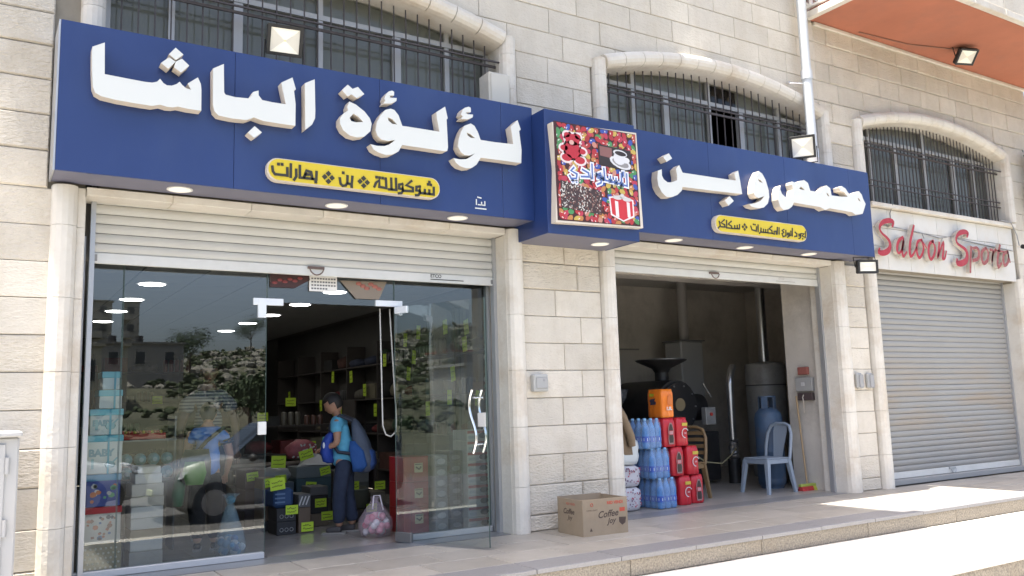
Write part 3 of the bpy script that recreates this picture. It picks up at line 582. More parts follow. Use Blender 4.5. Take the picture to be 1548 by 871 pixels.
for k,ov in enumerate(OVAL):
    par=(sgL,sgR)[k]; zt=(ov[0][1]+ov[1][1])/2; zb=(ov[2][1]+ov[3][1])/2; xl,xr=ov[4][0],ov[5][0]; r=(zt-zb)/2; zc=(zt+zb)/2
    pl=[(xr-r+r*math.cos(t),zc+r*math.sin(t)) for t in [(-.5+i/12)*math.pi for i in range(13)]]+[(xl+r+r*math.cos(t),zc+r*math.sin(t)) for t in [(.5+i/12)*math.pi for i in range(13)]]
    pl2=[(x+(.008 if x>(xl+xr)/2 else -.008),z+(.008 if z>zc else -.008)) for x,z in pl]
    part('lozenge_back',MB().prism(pl2,-.462,-.404,0),CREAM,par); part('lozenge_face',MB().prism(pl,-.470,-.463,0,1),[YEL,CREAM],par)
    w=.021 if k==0 else .0155
    for s in TXT[k]: part('small_letter',MB().strip(s,w,-.475,-.4702),DARK,par)
    for x,z in DOT[k]: q=w*.55; part('letter_dot',MB().prism([(x-q,z-q),(x+q,z-q),(x+q,z+q),(x-q,z+q)],-.4752,-.4702),DARK,par)
    for x,z in DIA[k]: q=.024 if k==0 else .018; part('diamond_mark',MB().prism([(x-q,z),(x,z-q),(x+q,z),(x,z+q)],-.4752,-.4702),DARK,par)
# sign maker's mark, small white script low on the board
mk=MB(); 
for s in ([(3.85,3.045),(3.85,3.09)],[(3.87,3.045),(3.94,3.045),(3.94,3.08)],[(3.905,3.045),(3.905,3.07)],[(3.865,3.115),(3.90,3.11)],[(3.84,3.01),(3.95,3.01)]): mk.strip(s,.011,-.4022,-.4004)
part('makers_mark',mk,WHITE,sgL)
# picture panel
px0,px1,pz0,pz1=4.525,5.575,2.90,3.875; PY=-.70
pic=part('picture_panel',MB().add([(px0,PY,pz0-.02),(px1+.01,PY+.0,pz0+.015),(px1-.02,PY,pz1+.015),(px0-.005,PY,pz1-.03),(px0+.03,PY,pz0+.5),
   (px0,-.622,pz0-.02),(px1+.01,-.622,pz0+.015),(px1-.02,-.622,pz1+.015),(px0-.005,-.622,pz1-.03),(px0+.03,-.622,pz0+.5)],
   [(0,1,2,3,4),(0,5,6,1),(1,6,7,2),(2,7,8,3),(3,8,9,4),(4,9,5,0)]),CREAM,sgC)
pal=[(.40,.03,.035),(.42,.08,.05),(.46,.20,.06),(.50,.36,.08),(.07,.26,.09),(.045,.08,.32),(.42,.04,.07),(.34,.03,.03),(.50,.22,.16),(.07,.24,.08)]
PM=[C(c,.45) for c in pal]+[C((.75,.72,.68),.4),C((.05,.012,.01),.5)]
def uv(u,v,lay=0): return (px0+.04+(px1-px0-.075)*u*1.0,PY-.0012-.0006*lay,pz0+.012+(pz1-pz0-.03)*v+.028*u*(.5)+.0)
bg_=MB(); bg_.add([uv(-.02,-.012),uv(1.01,0),uv(1.0,1.0),uv(-.03,1.005)],[(0,1,2,3)],11)
rn=random.Random(5)
for j in range(18):
    for i in range(17):
        u=(i+.5+rn.uniform(-.35,.35))/17; v=(j+.5+rn.uniform(-.35,.35))/18; a=rn.uniform(0,3.14); ra,rb=rn.uniform(.034,.044),rn.uniform(.024,.030); mi=rn.choice([0,0,0,1,1,2,3,3,4,5,5,6,6,7,8,9]); lay=1+rn.random()*3
        for sc,m2,dx in ((1,mi,0),(.32,10,.3)):
            if m2==10 and rn.random()<.35: continue
            P=[]
            for k in range(9 if sc==1 else 5):
                t=2*math.pi*k/(9 if sc==1 else 5); x=ra*math.cos(t)*sc+(-.012 if sc<1 else 0); y=rb*math.sin(t)*sc*(1 if sc==1 else .6)+(.01 if sc<1 else 0)
                P.append(uv(min(max(u+x*math.cos(a)-y*math.sin(a),0),.995),min(max(v+x*math.sin(a)+y*math.cos(a),.004),.995),lay+(.2 if sc<1 else 0)))
            bg_.add(P,[tuple(range(len(P)))],m2)
part('printed_sweets',bg_,PM,pic,kind='stuff')
def ue(mb,cx,cy,rx,ry,lay,mi=0,n=14,a=0):
    P=[]
    for k in range(n):
        t=2*math.pi*k/n; x=rx*math.cos(t); y=ry*math.sin(t); P.append(uv(cx+x*math.cos(a)-y*math.sin(a),cy+x*math.sin(a)+y*math.cos(a),lay))
    mb.add(P,[tuple(range(n))],mi)
def UP(x,y): return ((x-118)/565,1-(y-48)/735)
be=MB()
for g_,mi,lay in ((.022,0,7),(0,1,8)):
    for x,y,rx,ry in ((225,170,50,45),(188,138,20,20),(262,142,20,20),(222,245,52,70),(182,312,34,28),(272,322,34,28),(166,240,26,22),(288,252,26,22)):
        u,v=UP(x,y); ue(be,u,v,rx/565+g_,ry/735+g_,lay,mi)
u,v=UP(218,192); ue(be,u,v,.03,.025,9,2); 
part('printed_bear',be,[C((.7,.6,.58)),C((.42,.02,.03),.4),C((.6,.35,.3))],pic)
cu=MB(); cu.add([uv(*UP(400,172),7),uv(*UP(405,335),7),uv(*UP(640,360),7),uv(*UP(640,190),7)],[(0,1,2,3)],0)
cu.add([uv(*UP(412,185),7.5),uv(*UP(415,260),7.5),uv(*UP(500,270),7.5),uv(*UP(500,190),7.5)],[(0,1,2,3)],3)
for x,y,rx,ry,mi,l,a in ((560,298,80,44,1,8,-.25),(560,298,62,30,2,9,-.25),(555,262,46,52,1,10,0),(600,272,28,24,1,9.5,0),(560,222,52,26,1,11,-.1),(562,224,42,18,0,12,-.1)): u,v=UP(x,y); ue(cu,u,v,rx/565,ry/735,l,mi,a=a)
part('printed_cup',cu,[C((.03,.022,.02)),C((.62,.62,.63)),C((.25,.24,.24)),C((.22,.10,.09))],pic)
nu=MB(); rn=random.Random(8); nu.add([uv(*UP(132,488),7),uv(*UP(132,692),7),uv(*UP(408,722),7),uv(*UP(415,545),7)],[(0,1,2,3)],0)
for k in range(260):
    a=rn.random(); b=rn.random(); x=135+270*a; y=492+200*b+45*a*(1-b)+28*a*b; r=rn.uniform(5,9); u,v=UP(x,y); ue(nu,u,v,r/565,r*.5/735*1.1,7.5+rn.random(),rn.choice([1,1,2,3]) if .35<a<.6 or b<.2 or a<.2 else rn.choice([1,2,2,3,0]),6,rn.uniform(0,3))
part('printed_nuts',nu,[C((.05,.03,.03)),C((.62,.6,.55)),C((.22,.10,.08)),C((.3,.22,.18))],pic)
gf=MB()
for g_,mi,l in ((10,0,9),(0,1,10)):
    gf.add([uv(*UP(x,y),l) for x,y in ((474-g_,585-g_),(482-g_,705+g_),(562,748+g_),(634+g_,705+g_),(632+g_,592-g_),(560,560-g_))],[(0,1,2,3,4,5)],mi)
for xa,xb in ((505,528),(590,612)): gf.add([uv(*UP(x,y),11) for x,y in ((xa,600),(xa+4,720),(xb+4,728),(xb,605))],[(0,1,2,3)],0)
for x,y,rx,ry in ((525,575,34,16),(595,582,34,16),(560,560,16,20)): u,v=UP(x,y); ue(gf,u,v,rx/565,ry/735,12,2)
part('printed_gift',gf,[C((.72,.66,.66)),C((.5,.03,.04)),C((.55,.53,.52))],pic)
wd_=[[(225,385),(205,410),(245,430),(240,465),(205,470),(195,450)],[(285,390),(325,410),(330,440),(275,445)],[(352,340),(352,450)],[(385,415),(410,400),(420,440),(390,440),(385,415),(418,440),(410,475),(385,490)],[(435,360),(440,450),(520,460),(600,475),(600,380)],[(480,415),(480,450)],[(520,425),(520,458)],[(560,385),(560,468)],[(575,370),(575,395)]]
for nm,w,m_,l in (('lettering_outline',.05,C((.72,.74,.80)),13),('printed_lettering',.019,C((.10,.16,.38)),14)):
    w_=MB()
    for s in wd_:
        q=[uv(*UP(*p),l) for p in s]; w_.strip([(a,c) for a,b,c in q],w,PY-.0012-.0006*l,PY-.0012-.0006*l+.0004)
    for x,y in ((215,492),(240,494)): u,v=UP(x,y); ue(w_,u,v,w*.5,w*.5,l)
    part(nm,w_,m_,pic)
def smooth_pts(P,n=3):
    out=[]
    for i in range(len(P)-1):
        p0=Vector(P[max(i-1,0)]);p1=Vector(P[i]);p2=Vector(P[i+1]);p3=Vector(P[min(i+2,len(P)-1)])
        for k in range(n):
            t=k/n; out.append(tuple(.5*((2*p1)+(-p0+p2)*t+(2*p0-5*p1+4*p2-p3)*t*t+(-p0+3*p1-3*p2+p3)*t**3)))
    out.append(tuple(P[-1])); return out
# saloon lettering (own sign)
sal=thing('salon_lettering','red brush-script lettering reading Saloon on the pale stone fascia, partly faded at its right end','sign',(10.25,-.14,3.0))
REDL=mat('red_letter_face',(.36,.016,.028),.45,dirt=((.42,.10,.10),6,.4)); REDF=mat('faded_red_letter_face',(.27,.07,.068),.7,dirt=((.45,.24,.22),25,.8)); RET=mat('weathered_letter_return',(.50,.455,.39),.6,dirt=((.3,.24,.18),9,.6))
for s in SAL: part('letter',MB().strip([(a,b) for a,b,c in s],.05,-.14,-.052,0,1) if 0 else MB().strip(smooth_pts([(a,b,c*1.4) for a,b,c in s]),0,-.14,-.085,0,1),[REDL,RET],sal)
for s in SAF: part('faded_letter',MB().strip(smooth_pts([(a,b,c*1.45) for a,b,c in s]),0,-.14,-.085,0,1),[REDF,RET],sal,label='faded pink letter')
wr=MB().tube([(10.42,-.06,3.50),(11.2,-.075,3.46),(11.75,-.06,3.42),(12.05,-.11,3.47)],.006,5).tube([(12.1,-.11,3.43),(12.6,-.06,3.42),(13.7,-.06,3.37)],.006,5).tube([(10.6,-.13,3.8),(10.62,-.06,3.68),(10.62,-.06,3.5)],.006,5).tube([(11.3,-.07,3.46),(11.35,-.07,3.38)],.005,5).tube([(11.8,-.07,3.42),(11.7,-.07,3.32)],.005,5)
part('sign_cable',wr,C((.2,.2,.2)),sal)
# ================================================================== facade fixtures
GLZ=mat('lamp_reflector',(.75,.72,.62),.3,emit=((1,.93,.75),.08))
def flood(label,loc,rotz,w=.30,h=.25,tilt=.3,group='floodlights over the shops',bracket='down',refl=True):
    t=thing('floodlight',label,'floodlight',loc,rotz,group)
    def T(mb):
        c,s=math.cos(tilt),math.sin(tilt); mb.v=[(x,y*c-z*s,y*s+z*c) for x,y,z in mb.v]; return mb
    part('lamp_housing',T(MB().cbox(-w/2,w/2,-.02,.05,-h/2,h/2,.012)),BLACKP,t,local=True)
    part('heat_sink',T(MB().box(-w*.35,w*.35,.051,.08,-h*.35,h*.35)),BLACKP,t,local=True)
    a,b=w/2-.028,h/2-.028
    f=MB(); i=.35
    f.add([(-a,-.0215,-b),(a,-.0215,-b),(a,-.0215,b),(-a,-.0215,b),(-a*i*.2,-.0222,-b*i*.2),(a*i*.2,-.0222,-b*i*.2),(a*i*.2,-.0222,b*i*.2),(-a*i*.2,-.0222,b*i*.2)],[(0,1,5,4)],0); f.add(f.v[:8],[(1,2,6,5)],1); f.add(f.v[:8],[(2,3,7,6)],0); f.add(f.v[:8],[(3,0,4,7)],1); f.add(f.v[:8],[(4,5,6,7)],2)
    part('reflector',T(f),[GLZ,C((.68,.655,.57),.3),C((.8,.7,.35),.3)],t,local=True)
    rim=MB()
    for q in ((-w/2,w/2,h/2-.024,h/2),(-w/2,w/2,-h/2,-h/2+.024)): rim.box(q[0],q[1],-.032,-.0205,q[2],q[3])
    for q in ((-w/2,-w/2+.024),(w/2-.024,w/2)): rim.box(q[0],q[1],-.032,-.0205,-h/2+.0242,h/2-.0242)
    part('lamp_rim',T(rim),BLACKP,t,local=True)
    br=MB(); zz=-1 if bracket=='down' else 1
    br.tube([(-w/2-.012,.02,0),(-w/2-.012,.06,zz*(h/2+.05)),(w/2+.012,.06,zz*(h/2+.05)),(w/2+.012,.02,0)],.008,6)
    br.tube([(0,.06,zz*(h/2+.05)),(0,.10,zz*(h/2+.09))],.012,6)
    part('bracket',br,BLACKP,t,local=True); return t
flood('square floodlight with bright four-sided reflector on the left sign board, before the first arched window',(2.07,-.36,4.27),R_(-8),.29,.25,.42)
flood('black floodlight on top of the right sign board beside the white drain pipe',(8.52,-.36,4.25),R_(-52),.30,.28,.35)
flood('small black floodlight hanging under the right end of the right sign board',(9.57,-.37,2.82),R_(-25),.27,.17,.05,bracket='up')
flood('small floodlight fixed under the terracotta balcony',(12.05,-.55,6.05),R_(-20),.30,.24,.75,bracket='up')
part('lamp_cable',MB().tube([(12.08,-.55,6.19),(11.9,-.4,6.195),(11.2,-.2,6.195),(10.2,-.12,6.195)],.01,6),C((.25,.12,.08)),bal)
PIPE=mat('white_pvc_pipe',(.50,.53,.55),.4,dirt=((.45,.45,.43),4,.3))
pp=thing('drain_pipe','white rain-water pipe running down the wall beside the second arched window','pipe',(8.95,-.17,4.0))
part('pipe_body',MB().tube([(8.95,-.17,3.9),(8.95,-.17,9.2)],.062,14),PIPE,pp)
for z in (4.27,5.32,7.4): part('pipe_collar',MB().tube([(8.95,-.17,z-.06),(8.95,-.17,z+.06)],.073,14),PIPE,pp)
part('pipe_clip',MB().tube([(8.72,-.02,5.22),(8.74,-.1,5.2),(8.88,-.16,5.2)],.009,6).tube([(8.70,-.06,5.22),(8.77,-.06,5.22)],.02,8),CHROME,pp)
part('flexible_hose',MB().tube([(8.93,-.17,3.9),(8.93,-.17,4.2)],[.085]*2,12),C((.55,.52,.48)),pp)
cb=thing('cabinet_box','cream metal box standing on the sign board at the first window\'s right jamb','box',(4.23,-.15,4.08))
part('box_body',MB().cbox(4.13,4.37,-.22,-.02,4.075,4.45,.012),C((.50,.48,.42),.5,dirt=((.3,.26,.2),4,.4)),cb); part('box_flap',MB().cbox(4.15,4.35,-.232,-.221,4.10,4.43,.004),C((.52,.50,.44),.5),cb)
mt=thing('meter_box','small grey box on the pillar between the two shops','box',(4.71,-.02,1.33))
part('box_body',MB().cbox(4.63,4.80,-.09,-.012,1.33,1.50,.012),C((.42,.42,.40),.5),mt); part('box_lid',MB().cbox(4.65,4.78,-.10,-.091,1.36,1.47,.006),C((.36,.36,.35),.4),mt)
part('box_button',MB().box(4.73,4.75,-.104,-.101,1.43,1.45),C((.3,.3,.3)),mt)
for i,(x,l) in enumerate(((9.66,'left'),(9.88,'right'))):
    t=thing('intercom_box',l+' one of two grey intercom covers on the narrow pillar by the closed shutter','intercom',(x,-.02,1.37),group='covers on the narrow pillar')
    part('cover_plate',MB().cbox(x-.055,x+.055,-.075,-.012,1.29,1.49,.02),C((.36,.36,.35),.5),t); part('cover_flap',MB().cbox(x-.04,x+.04,-.09,-.076,1.30,1.47,.012),C((.30,.30,.30),.4),t)
cm=thing('wall_camera','tiny black camera fixed right of the saloon fascia on a cable','camera',(13.85,-.15,3.45))
part('camera_body',MB().tube([(13.83,-.14,3.44),(13.80,-.26,3.40)],.035,8),BLACKP,cm); part('camera_cable',MB().tube([(13.83,-.1,3.46),(13.75,-.12,3.62),(13.6,-.13,3.80),(13.3,-.13,3.81)],.008,6),C((.3,.3,.3)),cm)
# electric cabinet at the left edge of the picture
cbn=mat('painted_cabinet',(.40,.40,.39),.5,var=.03,scale=3,dirt=((.42,.38,.33),3,.3))
ec=thing('electric_cabinet','light grey street cabinet with hinged door against the left wall','cabinet',(-.3,-.75,0))
part('cabinet_body',MB().cbox(-.75,.262,-.95,-.3,0,1.10,.01),cbn,ec)
part('cabinet_roof',MB().cbox(-.80,.275,-1.0,-.25,1.101,1.135,.008),cbn,ec)
part('cabinet_door',MB().cbox(-.70,.19,-.965,-.951,.45,1.06,.004),cbn,ec); part('cabinet_panel',MB().cbox(-.70,.19,-.965,-.951,.04,.44,.004),cbn,ec)
for z in (.56,.93): part('hinge',MB().tube([(.20,-.965,z-.05),(.20,-.965,z+.05)],.012,8),cbn,ec)
part('warning_sticker',MB().box(.06,.15,-.967,-.9655,.2,.36),C((.65,.33,.08)),ec)
# climbing plant at the right edge
LEAF=[mat('leaf_%d'%i,c,.6,rand=.1) for i,c in enumerate(((.02,.055,.025),(.035,.09,.035),(.012,.035,.02)))]
pl=thing('climbing_plant','dark green creeper hanging beside the last arched window','plant',(14.25,-.1,4.3)); rn=random.Random(3); lf=MB()
for k in range(900):
    z=rn.uniform(3.9,5.05); wdt=.22+.12*math.sin(z*9); x=14.42+rn.gauss(0,wdt*.5); y=-.12-abs(rn.gauss(0,.12)); a=rn.uniform(0,6.28); s=rn.uniform(.02,.05); b=rn.uniform(-.8,.8)
    if x<14.1: continue
    dx=Vector((math.cos(a),math.sin(b)*.6,math.sin(a)))*s; dy=Vector((-math.sin(a),.4*math.cos(b),math.cos(a)))*s*.55; c=Vector((x,y,z)); lf.add([c-dx,c+dy,c+dx,c-dy],[(0,1,2,3)],rn.choice((0,0,1,2)))
part('foliage',lf,LEAF,pl); part('stem',MB().tube([(14.4,-.05,3.4),(14.38,-.08,4.2),(14.45,-.1,5.0)],.012,6),C((.12,.09,.06)),pl)
# ================================================================== FIRST SHOP: interior shell
FLT=mat('polished_floor_tile',(.36,.34,.31),.12,var=.05,scale=3,rand=.04,spec=.6)
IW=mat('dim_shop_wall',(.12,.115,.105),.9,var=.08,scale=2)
CT=mat('ceiling_tile',(.30,.30,.29),.85,rand=.02)
X0,X1,YB=-.45,5.32,10.5
part('interior_floor',MB().box(X0,X1,.30,YB,-.3,-.006),FLT,bld)
for j in range(10):
    for i in range(9):
        x=.68+i*.5; y=.34+j*.5
        if x+.5>5.3: continue
        part('floor_tile',MB().cbox(x+.0015,x+.4985,y+.0015,y+.4985,-.005,0,.001),FLT,bld)
part('threshold',MB().cbox(.665,4.385,.02,.335,-.012,.002,.002),C((.16,.165,.17),.3),bld)
part('threshold',MB().cbox(5.745,9.325,.02,.30,-.012,.002,.002),C((.2,.2,.2),.35),bld)
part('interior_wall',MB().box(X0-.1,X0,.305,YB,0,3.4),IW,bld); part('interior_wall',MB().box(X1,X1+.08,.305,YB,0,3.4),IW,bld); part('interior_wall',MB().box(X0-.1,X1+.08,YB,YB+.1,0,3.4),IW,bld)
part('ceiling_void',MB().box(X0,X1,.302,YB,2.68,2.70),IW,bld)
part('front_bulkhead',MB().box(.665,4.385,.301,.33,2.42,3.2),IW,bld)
cme=MB().cbox(.006,.594,.006,.594,0,.012,.002).mesh('ceiling_tile',CT)
j=0;y=.36
while y<YB-.6:
    x=X0+.02
    while x<X1-.58:
        o=bpy.data.objects.new('ceiling_tile',cme); link(o); o.parent=bld; o.location=(x,y,2.632); x+=.6
    y+=.6
EM=mat('lit_downlight',(.9,.9,.9),.4,emit=((1,.98,.94),5.0)); first=None
for i,(x,y) in enumerate([(1.6,2.78),(1.6,4.18),(1.6,5.5),(3.66,2.74),(3.66,4.05),(3.66,5.4),(3.66,6.63),(3.66,8.0),(1.6,6.9)]):
    row='left' if x<2 else 'right'; k=['first','second','third','fourth','fifth'][[q for q in (2.75,4.1,5.45,6.75,8.0)].index(min((2.75,4.1,5.45,6.75,8.0),key=lambda q:abs(q-y)))]
    t=thing('ceiling_light','round lit ceiling lamp, %s from the door in the %s row'%(k,row),'lamp',(x,y,2.63),group='lit ceiling lamps in the glass-fronted shop')
    part('lamp_ring',MB().lathe([(.16,-.008),(.165,0),(.145,.002)],n=24),C((.7,.7,.7)),t,local=True); part('diffuser',MB().lathe([(.0001,-.012),(.13,-.012),(.145,-.004)],n=24),EM,t,local=True)
# glazing
GL=glass_mat('shop_glass',(.84,.89,.88),2.7); GE=mat('green_glass_edge',(.05,.085,.075),.3)
YG=.32
gz=thing('glass_front','frameless glass shop front with fixed panes and a clear top light above the doorway','glazing',(2.4,YG,0))
def pane(x0,x1,z0,z1,dy=0,sk=0):
    p=part('glass_pane',MB().add([(x0,YG+dy,z0),(x1,YG+dy+sk,z0),(x1,YG+dy+sk,z1),(x0,YG+dy,z1)],[(0,1,2,3)]),GL,gz)
    part('pane_edge',MB().box(x0-.004,x0,YG+dy-.004,YG+dy+.004,z0,z1).box(x1,x1+.003,YG+dy+sk-.004,YG+dy+sk+.004,z0,z1),GE,p); return p
pane(.73,.985,.05,2.60,.0,.004); pane(.995,2.135,.05,2.60,.0,.002); pane(2.145,3.335,2.16,2.60,.001,0); pane(3.345,4.34,.05,2.60,0,.002)
for a,b in ((.70,2.13),(3.35,4.36)): part('bottom_rail',MB().cbox(a,b,YG-.03,YG+.03,.003,.055,.004),mat('brushed_rail',(.55,.56,.57),.35,metal=.5),gz)
for x in (.675,4.345): part('side_channel',MB().box(x,x+.03,YG-.03,YG+.03,.0,2.62),ALU,gz)
part('steel_patch',MB().cbox(2.02,2.28,YG-.018,YG+.018,2.13,2.19,.002).cbox(2.06,2.13,YG-.019,YG+.019,2.02,2.19,.002),C((.72,.76,.80),.3),gz)
part('steel_patch',MB().cbox(3.15,3.42,YG-.018,YG+.018,2.16,2.215,.002).cbox(3.38,3.42,YG-.019,YG+.019,2.08,2.215,.002),C((.72,.76,.80),.3),gz)
part('lock_keep',MB().cbox(2.07,2.14,YG-.02,YG+.015,1.02,1.13,.004),C((.70,.70,.66),.4),gz)
part('pull_cord',MB().tube([(3.24,.42,2.15),(3.26,.42,1.05),(3.29,.42,.97),(3.34,.42,.95),(3.39,.42,.99),(3.40,.42,1.1),(3.34,.42,2.15)],.007,6),C((.5,.5,.47)),gz)
# open door leaf
dr=thing('glass_door','open glass door leaf swung out over the pavement, with a pair of bent steel handles','door',(3.345,.30,.01),math.atan2(-.95,.42))
part('door_glass',MB().add([(0.02,0,.09),(1.03,0,.012),(1.03,0,2.14),(.02,0,2.14),(.02,0,.012)],[(0,1,2,3)]) if 0 else MB().add([(0.02,0,.012),(1.03,0,.012),(1.03,0,2.14),(.02,0,2.14)],[(0,1,2,3)]),GL,dr,local=True)
part('glass_edge',MB().box(1.03,1.035,-.005,.005,.012,2.14),GE,dr,local=True)
part('floor_hinge',MB().cbox(-.02,.17,-.018,.018,.0,.085,.004),C((.2,.2,.2),.35,metal=.5),dr,local=True); part('top_hinge',MB().cbox(.0,.15,-.018,.018,2.08,2.145,.004),C((.72,.76,.80),.3),dr,local=True)
for s in (-1,1):
    h=MB(); zz=[.80,.98,1.07,1.16,1.34]; yy=[.06,.06,.095,.06,.06]
    h.tube([(.93,s*(.075+.0*k),z) if False else (.93+(0.035*math.sin((z-.80)/.54*math.pi*2)),s*.07,z) for k,z in enumerate([.80+.54*i/12 for i in range(13)])],.013,8)
    for z in (.87,1.27): h.tube([(.94,0,z),(.94,s*.07,z)],.009,6)
    part('door_handle',h,CHROME,dr,local=True)
part('door_lock',MB().cbox(.945,1.028,-.02,.02,1.02,1.14,.004),C((.55,.55,.53),.35,metal=.4),dr,local=True)
# signs hung in the top light
sg=thing('paper_notice','white paper notice with lines of print taped above the shop doorway','notice',(2.62,.30,2.25))
part('paper_sheet',MB().box(2.51,2.77,.300,.302,2.27,2.42),C((.72,.71,.68)),sg)
w_=MB()
for k,z in enumerate((2.385,2.355,2.325,2.295)): 
    x=2.53
    while x<2.74-(.08 if k==3 else 0): w_.box(x,x+.018,.2985,.2996,z-.006,z+.008); x+=.026
part('printed_lines',w_,C((.12,.12,.13)),sg,kind='stuff')
pg=thing('food_picture_sticker','dark picture of reddish pastries stuck on the glass above the doorway, left of the notice','sticker',(2.3,.30,2.3))
part('picture_ground',MB().add([(2.16,.300,2.29),(2.38,.300,2.29),(2.52,.300,2.37),(2.50,.300,2.45),(2.16,.300,2.45)],[(0,1,2,3,4)]),C((.05,.02,.02)),pg)
w_=MB()
for i in range(6): w_.ell((2.2+i*.045,.298,2.33+.02*(i%2)+i*.006),(.026,.002,.014),8,0,4)
part('pastry_print',w_,C((.20,.04,.04)),pg)
pg=thing('food_picture_sticker','picture of pink sweets stuck on the glass above the doorway, right of the notice','sticker',(3.05,.30,2.3))
part('picture_ground',MB().add([(2.80,.300,2.38),(2.95,.300,2.22),(3.18,.300,2.22),(3.26,.300,2.39)],[(0,1,2,3)]),C((.22,.18,.14)),pg)
w_=MB()
for i in range(6): w_.ell((2.98+i*.04,.298,2.36-.02*(i%3)),(.03,.002,.018),8,0,4)
part('sweets_print',w_,C((.34,.12,.09)),pg)
# ================================================================== GOODS IN THE FIRST SHOP
TAG=mat('neon_price_card',(.52,.72,.04),.6,emit=((.5,.75,.03),.0)); INK=C((.05,.06,.02))
def tag(par,x,y,z,w=.10,h=.075,tilt=0,face='y'):
    w*=1.25; h*=1.2
    mb=MB().box(-w/2,w/2,-.001,.001,-h/2,h/2); sc=MB(); rn=random.Random(int(x*1000+z*777))
    for r in range(2):
        xx=-w*.36
        while xx<w*.30: 
            a=rn.uniform(.008,.02); sc.strip([(xx,h*.15-r*h*.35),(xx+a,h*.15-r*h*.35+rn.uniform(-.01,.012))],.006,-.0022,-.0012); xx+=a+.006
    for m in (mb,sc):
        ca,sa=math.cos(tilt),math.sin(tilt); m.v=[(a*ca-c*sa,b,a*sa+c*ca) for a,b,c in m.v]
        if face=='x': m.v=[(b,-a,c) for a,b,c in m.v]
        m.move(x,y,z)
    p=part('price_tag',mb,TAG,par); part('tag_writing',sc,INK,p); return p
def carton(x0,x1,y,d,z0,z1,col,name,label,cat='box',lid=None,group=None,tg=None,ang=0,deco=None,rough=.6):
    t=thing(name,label,cat,((x0+x1)/2,y+d/2,z0),group=group)
    part('box_body',MB().cbox(x0+.003,x1-.003,y,y+d,z0+.001,z1-.001 if not lid else z1-.045,.004),C(col,rough,dirt=(tuple(c*.6 for c in col),7,.3)),t)
    if lid: part('box_lid',MB().cbox(x0-.003,x1+.003,y-.006,y+d+.006,z1-.05,z1,.004),C(lid,rough),t)
    if tg: tag(t,tg[0],y-.012,tg[1],tilt=tg[2] if len(tg)>2 else 0)
    return t
def blobs(t,x0,x1,y,z0,z1,cols,n,rs,seed,name='printed_shapes'):
    rn=random.Random(seed); mb=MB(); 
    for k in range(n):
        x=rn.uniform(x0+rs,x1-rs); z=rn.uniform(z0+rs,z1-rs); r=rn.uniform(.5,1)*rs; mi=rn.randrange(len(cols)); q=rn.choice((4,6,10)); a0=rn.random()*3
        mb.add([(x+r*math.cos(a0+2*math.pi*i/q),y-.0004*(k%4+1),z+r*rn.uniform(.7,1)*math.sin(a0+2*math.pi*i/q)) for i in range(q)],[tuple(range(q))],mi)
    return part(name,mb,[C(c,.5) for c in cols],t,kind='stuff')
# baby gift-box tower at the left pane
bx=[(.76,1.05,0,.24,(.30,.25,.13),None,'gold and black dotted gift box at the foot of the tower beside the left pane'),
(.77,1.04,.24,.515,(.62,.60,.56),(.55,.03,.04),'white gift box with little printed pictures and a spotted red lid, under the blue one'),
(.78,1.03,.517,.765,(.05,.08,.32),(.10,.30,.48),'dark blue gift box printed with orange fish, second lidded box of the tower'),
(.77,1.035,.767,1.065,(.58,.62,.62),(.17,.50,.62),'largest pale gift box lettered BABY with a light blue lid'),
(.79,1.03,1.067,1.27,(.55,.60,.61),(.17,.50,.62),'second largest pale BABY gift box with a light blue lid'),
(.85,1.02,1.272,1.42,(.55,.60,.61),(.17,.50,.62),'small pale gift box with blue lid, just under the topmost'),
(.87,1.0,1.422,1.565,(.50,.60,.63),(.17,.50,.62),'smallest pale blue gift box on top of the tower')]
for i,(a,b,z0,z1,c,l,lab) in enumerate(bx):
    t=carton(a,b,.42,.26,z0,z1,c,'gift_box',lab,'gift box',lid=l,group='tower of gift boxes behind the left pane')
    if i==0:
        mb=MB()
        for r in range(6):
            for k in range(8):
                x=.775+k*.036+(r%2)*.018; 
                if x<1.04: mb.ell((x,.4185,.02+r*.036),(.009,.0015,.009),8,0,4)
        part('printed_dots',mb,C((.62,.58,.48)),t,kind='stuff')
    elif i==1: blobs(t,.78,1.03,.4185,.25,.46,[(.5,.2,.12),(.12,.2,.35),(.35,.2,.15),(.1,.1,.12)],22,.022,i)
    elif i==2: blobs(t,.79,1.02,.4185,.53,.71,[(.55,.16,.04),(.15,.4,.2),(.5,.5,.5)],14,.026,i)
    else:
        if i<=4:
            tt=text_mb('BABY',.075 if i==3 else .06,bold=.004); tt.move(a+.02,.4175,z1-.16 if i==3 else z1-.13); part('printed_lettering',tt,C((.22,.36,.44)),t)
            m_=MB().ell((b-.09,.4172,z0+.07),(.04,.001,.03),10,0,4).strip([(b-.09,z0+.07),(b-.04,z0+.12)],.012,.4168,.4175).strip([(a+.05,z0+.05),(a+.05,z0+.11)],.02,.417,.4178); part('printed_picture',m_,C((.28,.46,.52)),t)
        part('ribbon',MB().box((a+b)/2+.02,(a+b)/2+.035,.410,.4135,z0,z1),C((.1,.36,.5)),t)
t=None
